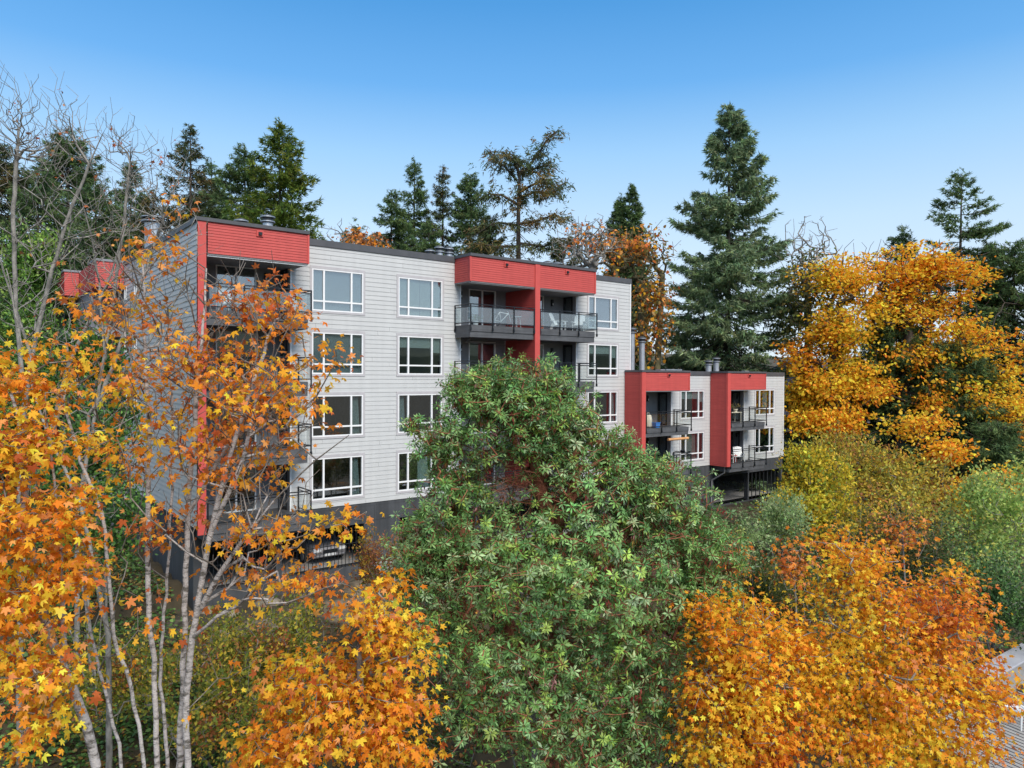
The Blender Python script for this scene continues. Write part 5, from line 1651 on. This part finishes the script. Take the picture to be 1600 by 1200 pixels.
def annex_things():
    # blue bin, cream bag
    e = bthing('storage_bin', 22.05, -.75, 5.61, 'bright blue plastic bin on the upper left annex balcony', 'bin')
    b = MB(); b.hexa([(-.17, -.13, 0), (.17, -.13, 0), (.17, .13, 0), (-.17, .13, 0), (-.21, -.16, .30), (.21, -.16, .30), (.21, .16, .30), (-.21, .16, .30)]); b.build('body', 'blue', e, bevel=.015)
    b = MB(); b.box(-.23, .23, -.18, .18, .301, .33); b.build('lid', 'blue', e, bevel=.01)
    e = bthing('canvas_bag', 21.75, -.35, 5.61, 'tall cream canvas bag behind the blue bin', 'bag')
    b = MB(); b.lathe((0, 0, 0), [(.20, 0), (.25, .12), (.25, .5), (.21, .72), (.17, .78)], 12); b.build('sack', 'cream', e)
    b = MB(); b.path([(-.12, 0, .76), (-.08, 0, .92), (.08, 0, .92), (.12, 0, .76)], .015); b.build('handle', 'cream', e)
    # orange red planter box, white pots
    e = bthing('planter_box', 22.6, -.95, 2.84, 'large orange red planter box on the lower left annex balcony', 'planter')
    b = MB(); b.box(-.62, .62, -.22, .22, 0, .56); b.build('box', 'orange_red', e, bevel=.02)
    b = MB(); b.box(-.66, .66, -.26, .26, .561, .60); b.build('rim', 'orange_red', e, bevel=.01)
    potted('potted_plant', 24.05, -.95, 2.84, 'lime green bushy plant at the right end of the lower left annex balcony', 'white_plastic', [(.42, .45, .08), (.30, .36, .06)], .55, .4, seed=8, size=.13)
    potted('potted_plant', 23.5, -.9, 2.84, 'white pot with a small green plant beside the orange red planter', 'white_plastic', [(.2, .3, .1)], .3, .22, seed=9)
    potted('potted_plant', 20.8, -1.0, 3.3, 'dark bushy plant with red flowers at the fin of the lower left annex balcony', 'orange_red', [(.05, .08, .04), (.5, .10, .12), (.08, .1, .05)], .5, .4, seed=10, size=.1)
    e = bthing('rolled_awning', 23.3, -1.15, 4.86, 'rolled orange awning hung under the upper left annex balcony', 'awning')
    b = MB(); b.tube((-.6, 0, 0), (1.35, -.0, 0), .085, n=12); b.build('roll', 'orange_wood', e)
    b = MB(); b.tube((-.55, 0, .08), (-.55, 0, .22), .01, n=5); b.build('cord', 'black_metal', e)
    b = MB(); b.tube((1.3, 0, .08), (1.3, 0, .22), .01, n=5); b.build('cord', 'black_metal', e)
    e = bthing('rail_shelf', 24.62, -.75, 3.92, 'black shelf tray hooked on the side rail of the lower left annex balcony', 'tray')
    b = MB(); b.box(-.12, .12, -.55, .55, 0, .035); b.build('board', 'black_metal', e)
    b = MB(); b.box(-.12, .12, -.55, -.52, .035, .12); b.box(-.10, .05, -.2, .1, .036, .14); b.build('rim', 'black_metal', e)
    # right annex bay
    e = bthing('patio_table', 30.3, -.55, 5.61, 'slim wooden table with dry plants on the upper right annex balcony', 'table')
    b = MB(); b.box(-.65, .65, -.3, .3, .70, .735); b.build('tabletop', 'cream', e)
    for sx in (-.58, .58):
        for sy in (-.24, .24):
            b = MB(); b.box(sx - .02, sx + .02, sy - .02, sy + .02, 0, .70); b.build('leg', 'cream', e)
    potted('potted_plant', 30.6, -.55, 6.345, 'dry tan plant standing on the slim table of the upper right annex balcony', 'cream', [(.40, .32, .16), (.28, .24, .1)], .45, .45, seed=12)
    potted('potted_plant', 29.9, -.55, 6.345, 'olive green plant on the left end of the slim table', 'cream', [(.18, .22, .08), (.3, .28, .1)], .3, .3, seed=13)
    adirondack('garden_chair', 29.7, -.55, 2.84, -.6, 'white garden chair by the red fin on the lower right annex balcony')
    adirondack('garden_chair', 31.2, -.45, 2.84, -.7, 'white garden chair, the right one on the lower right annex balcony')
    side_table('side_table', 30.45, -.55, 2.84, 'small red table between the white chairs on the lower right annex balcony', 'red_trim', .24, .5)


annex_things()
potted('potted_plant', 10.2, -.9, 8.47, 'white flower box seen over the madrone on the middle balcony, third floor', 'white_plastic', [(.12, .2, .06)], .3, seed=15)
for i, (s, z, lb) in enumerate(((17.9, 8.82 + .35, 'white shaded table lamp in the right hand window of the third floor'),)):
    e = bthing('table_lamp', s, .6, z - .3, lb, 'lamp')
    b = MB(); b.lathe((0, 0, 0), [(.10, 0), (.03, .05), (.02, .45)], 12); b.build('base', 'black_metal', e)
    b = MB(); b.lathe((0, 0, 0), [(.19, .45), (.14, .75)], 16); b.build('lamp_shade', 'white_plastic', e)
    e2 = bthing('side_table', s, .6, 8.34, 'dark stand under the white lamp in the third floor window', 'table')
    b = MB(); b.box(-.3, .3, -.2, .2, .50, .53); b.build('tabletop', 'dark_steel', e2)
    for sx in (-.27, .27):
        for sy in (-.17, .17):
            b = MB(); b.box(sx - .02, sx + .02, sy - .02, sy + .02, 0, .5); b.build('leg', 'dark_steel', e2)


# ---------------------------------------------------------------- car in the garage
def car():
    e = bthing('parked_car', 1.35, 1.0, .03, 'silver car parked nose out behind the black garage bars', 'car')
    paint = noisy('silver_paint', (.42, .42, .45), (.50, .50, .53), 3, .28, metallic=.35)
    # profile along y (nose at y=0, tail at 4.5), width 1.8, lofted
    prof = [(0.0, .38, .62, .74), (.12, .30, .76, .84), (.9, .30, .92, .88), (1.25, .30, .98, .88), (2.0, .30, 1.02, .89), (3.6, .30, 1.04, .89), (4.3, .32, .98, .86), (4.45, .40, .80, .80)]
    v, f = [], []
    for y, z0, z1, hw in prof:
        v += [(-hw * .92, y, z0), (-hw, y, z0 + .15), (-hw, y, z1 - .16), (-hw * .9, y, z1), (hw * .9, y, z1), (hw, y, z1 - .16), (hw, y, z0 + .15), (hw * .92, y, z0)]
    n = 8
    for i in range(len(prof) - 1):
        for k in range(n):
            f.append((i * n + k, i * n + (k + 1) % n, (i + 1) * n + (k + 1) % n, (i + 1) * n + k))
    f.append(tuple(range(n - 1, -1, -1))); f.append(tuple((len(prof) - 1) * n + k for k in range(n)))
    b = MB(); b.v = v; b.f = f; b.build('body', paint, e, bevel=.03)
    b = MB(); b.v, b.f = [], []
    b.hexa([(-.80, 1.25, .97), (.80, 1.25, .97), (.80, 4.1, .97), (-.80, 4.1, .97), (-.62, 1.95, 1.42), (.62, 1.95, 1.42), (.62, 3.7, 1.42), (-.62, 3.7, 1.42)])
    cb = b.build('cabin', paint, e, bevel=.05)
    b = MB(); b.quad((-.72, 1.30, 1.03), (.72, 1.30, 1.03), (.60, 1.87, 1.385), (-.60, 1.87, 1.385)); b.build('windscreen', 'dark_steel', e)
    for sx in (-1, 1):
        b = MB(); b.quad((sx * .795, 1.75, 1.03), (sx * .795, 3.8, 1.03), (sx * .655, 3.55, 1.37), (sx * .655, 2.02, 1.37)); b.build('side_window', 'dark_steel', e)
        b = MB(); b.box(sx * .62 - .16, sx * .62 + .16, -.012, .05, .60, .72); b.build('headlight', 'white_plastic', e)
        for yy in (.85, 3.6):
            w = MB(); w.tube((sx * .90 - .11, yy, .31), (sx * .90 + .03, yy, .31), .31, n=20); o = w.build('wheel', 'tyre', e)
            w = MB(); w.tube((sx * .90 + .031 * (1 if sx > 0 else 0) - (.115 if sx < 0 else 0), yy, .31), (sx * .90 + (.045 if sx > 0 else -.13), yy, .31), .19, n=14); w.build('rim', 'steel', o)
    b = MB(); b.box(-.36, .36, -.015, .03, .50, .66); b.build('grille', 'black_metal', e)
    b = MB(); b.box(-.26, .26, -.03, -.016, .38, .48); b.build('number_plate', 'white_plastic', e)


car()


# ---------------------------------------------------------------- bank, ledge, deck, wall, house
def ledge():
    mb = MB()
    A = [loc2w(2.75, -.0), loc2w(19.8, -.0), loc2w(19.8, -1.2), loc2w(2.75, -1.0)]
    mb.hexa([(p[0], p[1], -.6) for p in A] + [(p[0], p[1], .03) for p in A])
    o = mb.build('concrete_path', 'concrete', None); tag(o, kind='structure')
    g = np.random.default_rng(4)
    # sandy dirt bank in front of the left part of the garage
    n, m = 40, 16
    V = []
    for j in range(m):
        for i in range(n):
            s = -7.5 + 10.5 * i / (n - 1); q = .05 + 4.2 * j / (m - 1)
            x, y, _ = loc2w(s, -q)
            edge = min(i / 4, (n - 1 - i) / 4, (m - 1 - j) / 4, 1)
            z = float(gz(x, y)) - .10 + .16 * edge + .13 * edge * noise.noise(Vector((x * 1.3, y * 1.3, 2)))
            V.append((x, y, z))
    F = [(j * n + i, j * n + i + 1, (j + 1) * n + i + 1, (j + 1) * n + i) for j in range(m - 1) for i in range(n - 1)]
    b = MB(); b.v = V; b.f = F
    o = b.build('dirt_bank', noisy('sandy_dirt', (.045, .038, .024), (.24, .19, .13), .7, .95, detail=12, bump=.5, bscale=8, lo=.50, hi=.66), None, smooth=True)
    tag(o, kind='structure')


ledge()


def boulder(x, y, r, label, seed):
    g = np.random.default_rng(seed)
    bm = bmesh.new(); bmesh.ops.create_icosphere(bm, subdivisions=3, radius=1)
    for v in bm.verts:
        k = 1 + .28 * noise.noise(v.co * 1.3 + Vector((seed, 0, 0))) + .1 * noise.noise(v.co * 4)
        v.co = Vector((v.co.x * r * 1.3 * k, v.co.y * r * k, v.co.z * r * .75 * k))
    me = bpy.data.meshes.new('boulder'); bm.to_mesh(me); bm.free()
    me.polygons.foreach_set('use_smooth', [True] * len(me.polygons))
    me.materials.append(M['rock'])
    o = bpy.data.objects.new('boulder', me); COL.objects.link(o)
    o.location = (x, y, float(gz(x, y)) + r * .12)
    tag(o, label, 'rock', 'boulders along the dirt bank')


M['rock'] = noisy('rock', (.10, .085, .06), (.30, .26, .20), 2.5, .95, bump=.8, detail=10)
for i, (px, py, z, r, lb) in enumerate(((322, 975, -1.2, .28, 'pale rounded boulder behind the maple stems, below the garage corner'), (418, 948, -.8, .42, 'wide tan boulder on the dirt bank under the garage bars'),
                                        (360, 975, -1.1, .25, 'small boulder at the left foot of the wide tan one'), (140, 930, -.5, .45, 'grey boulder left of the maple stems near the laurel bush'))):
    q = at(px, py, 10); k = (z - CAMZ) / (q[2] - CAMZ)
    boulder(q[0] * k, q[1] * k, r, lb, i + 3)


def px_on(px, py, z):
    q = at(px, py, 10); k = (z - CAMZ) / (q[2] - CAMZ)
    return np.array([q[0] * k, q[1] * k, z])


def deck():
    z = -.45
    A = px_on(1655, 1105, z); B = px_on(1478, 1042, z)       # far edge direction
    u = nrm(B - A); v = np.array([u[1], -u[0], 0]); v = v if v[1] < 0 else -v
    O = px_on(1560, 1072, z) + u * .4
    wd, ln = 4.2, 5.2
    e = empty('slatted_deck', (float(O[0]), float(O[1]), z), math.atan2(-u[1], -u[0]), 'grey weathered slatted deck at the bottom right corner', 'deck')
    M['old_wood'] = noisy('weathered_wood', (.22, .215, .21), (.42, .41, .39), 3, .8, stretch=(.3, 4, 4), bump=.2)
    k = 0
    y = 0.0
    mb = MB()
    while y < ln:
        for x0 in (0, 1.42, 2.84, 4.26, 5.68):
            j = .006 * math.sin(y * 37 + x0 * 11)
            mb.box(x0 + .012, x0 + 1.40, -y - .060, -y, -.035 + j, .0 + j)
        y += .086
    mb.build('slats', 'old_wood', e)
    mb = MB()
    for x0 in (0, 1.42, 2.84, 4.26, 5.68, 7.1): mb.box(x0 - .03, x0 + .03, -ln, 0, -.20, -.045)
    mb.build('joists', 'dark_steel', e)
    mb = MB(); mb.box(-.06, 7.2, .01, .06, -.30, .03); mb.build('edge_board', 'old_wood', e)
    # leaves lying on the deck
    g = np.random.default_rng(3)
    n = 60
    X = g.uniform(0, 6, n); Y = -g.uniform(0, ln, n)
    pos = np.stack([X, Y, np.full(n, .012) + g.random(n) * .01], -1)
    o = leaves_mesh('fallen_leaves', MAPLE_V, MAPLE_F, pos, nrm(g.normal(size=(n, 3)) * [1, 1, .1]), nrm(np.array([0, 0, 1.]) + g.normal(size=(n, 3)) * .15), g.uniform(.08, .15, n),
                    palette(n, [SALMON, (.5, .35, .2), GOLD], [1, 1, 1], g), 'leaf', None)
    o.location = e.location; o.rotation_euler = e.rotation_euler
    tag(o, 'dry maple leaves scattered on the grey slatted deck', 'leaves', kind='stuff')
    return e


deck()


def low_wall():
    z = -.35
    a = px_on(1540, 1052, z); b = px_on(1660, 985, z)
    u = nrm(b - a); a = a - u * .2; L = float(np.linalg.norm(b - a)) + 3
    e = empty('retaining_wall', (float(a[0]), float(a[1]), z - .9), math.atan2(u[1], u[0]), 'smooth grey concrete retaining wall at the right edge behind the gold maple', 'wall')
    m = MB(); m.box(0, L, -.30, .30, 0, .86); m.build('body', 'concrete', e, bevel=.02)
    m = MB(); m.box(-.03, L, -.34, .34, .862, .93); m.build('coping', noisy('smooth_coping', (.36, .37, .41), (.46, .47, .51), 1.5, .7, bump=.08), e, bevel=.015)


low_wall()


def patio_chair():
    p = px_on(1592, 1112, -.10)
    e = empty('plastic_chair', (float(p[0]), float(p[1]), -.45), R_(200), 'white moulded plastic chair on the slatted deck at the right edge', 'chair')
    b = MB(); b.hexa([(-.25, -.25, .42), (.25, -.25, .42), (.22, .22, .38), (-.22, .22, .38), (-.25, -.25, .46), (.25, -.25, .46), (.22, .22, .42), (-.22, .22, .42)]); b.build('seat', 'white_plastic', e, bevel=.015)
    b = MB()
    b.hexa([(-.24, .20, .42), (.24, .20, .42), (.24, .24, .42), (-.24, .24, .42), (-.22, .34, .62), (.22, .34, .62), (.22, .37, .62), (-.22, .37, .62)])
    b.hexa([(-.22, .345, .62), (-.08, .345, .62), (-.08, .375, .62), (-.22, .375, .62), (-.19, .40, .80), (-.08, .40, .80), (-.08, .43, .80), (-.19, .43, .80)])
    b.hexa([(.08, .345, .62), (.22, .345, .62), (.22, .375, .62), (.08, .375, .62), (.08, .40, .80), (.19, .40, .80), (.19, .43, .80), (.08, .43, .80)])
    b.hexa([(-.19, .40, .80), (.19, .40, .80), (.19, .43, .80), (-.19, .43, .80), (-.14, .43, .90), (.14, .43, .90), (.14, .46, .90), (-.14, .46, .90)])
    b.build('backrest', 'white_plastic', e)
    for sx in (-1, 1):
        b = MB(); b.path([(sx * .27, -.24, .44), (sx * .28, -.22, .64), (sx * .28, .25, .66), (sx * .24, .33, .62)], .025); b.build('armrest', 'white_plastic', e)
        for sy in (-.22, .22):
            b = MB(); b.tube((sx * .27, sy * 1.15, 0), (sx * .22, sy, .42), .02, .028, n=8); b.build('leg', 'white_plastic', e)


patio_chair()


def house():
    p = at(1310, 640, 80)
    gx, gy = float(p[0]), float(p[1])
    zb = float(gz(gx, gy)) - .2
    e = empty('house', (gx, gy, zb), R_(12), 'mauve grey house glimpsed through the golden maple right of the annex', 'house')
    hw = noisy('mauve_cladding', (.24, .21, .26), (.34, .30, .36), 1, .8, stretch=(.3, .3, 6))
    H = max(5.0, 8.74 + .6 - zb)
    ops = [(-4 + 2.6 * i, -2.6 + 2.6 * i, H - 2.6, H - 1.2) for i in range(4)]
    m = MB()
    wall(m, (0, -4, 0), XA, XF, -6, 7, 0, H, ops)
    m.quad((-6, -4, 0), (-6, 4, 0), (-6, 4, H), (-6, -4, H)); m.quad((7, -4, 0), (7, 4, 0), (7, 4, H), (7, -4, H)); m.quad((-6, 4, 0), (7, 4, 0), (7, 4, H), (-6, 4, H))
    m.quad((-6, -3, 0), (7, -3, 0), (7, -3, H), (-6, -3, H))
    m.build('wall', hw, e)
    m = MB()
    m.hexa([(-6.6, -4.6, H), (7.6, -4.6, H), (7.6, 4.6, H), (-6.6, 4.6, H), (-6.6, -.2, H + 1.1), (7.6, -.2, H + 1.1), (7.6, .2, H + 1.1), (-6.6, .2, H + 1.1)])
    m.build('roof', 'cap', e)
    for a, b, z0, z1 in ops:
        w = MB(); w.box(a, a + .08, -4.06, -3.9, z0, z1); w.box(b - .08, b, -4.06, -3.9, z0, z1); w.box(a + .08, b - .08, -4.06, -3.9, z1 - .08, z1); w.box(a + .08, b - .08, -4.06, -3.9, z0, z0 + .08)
        o = w.build('window', 'white_frame', e)
        w = MB(); w.box(a + .08, b - .08, -4.0, -3.98, z0 + .08, z1 - .08); w.build('pane', 'glass', o)
    m = MB(); m.box(-5, 3, -5.2, -4.05, H - 3.4, H - 3.25)
    for i in range(20): m.box(-5 + .4 * i, -4.96 + .4 * i, -5.2, -5.16, H - 3.25, H - 2.4)
    m.box(-5, 3, -5.21, -5.15, H - 2.4, H - 2.34)
    m.build('balcony', 'old_wood', e)


house()
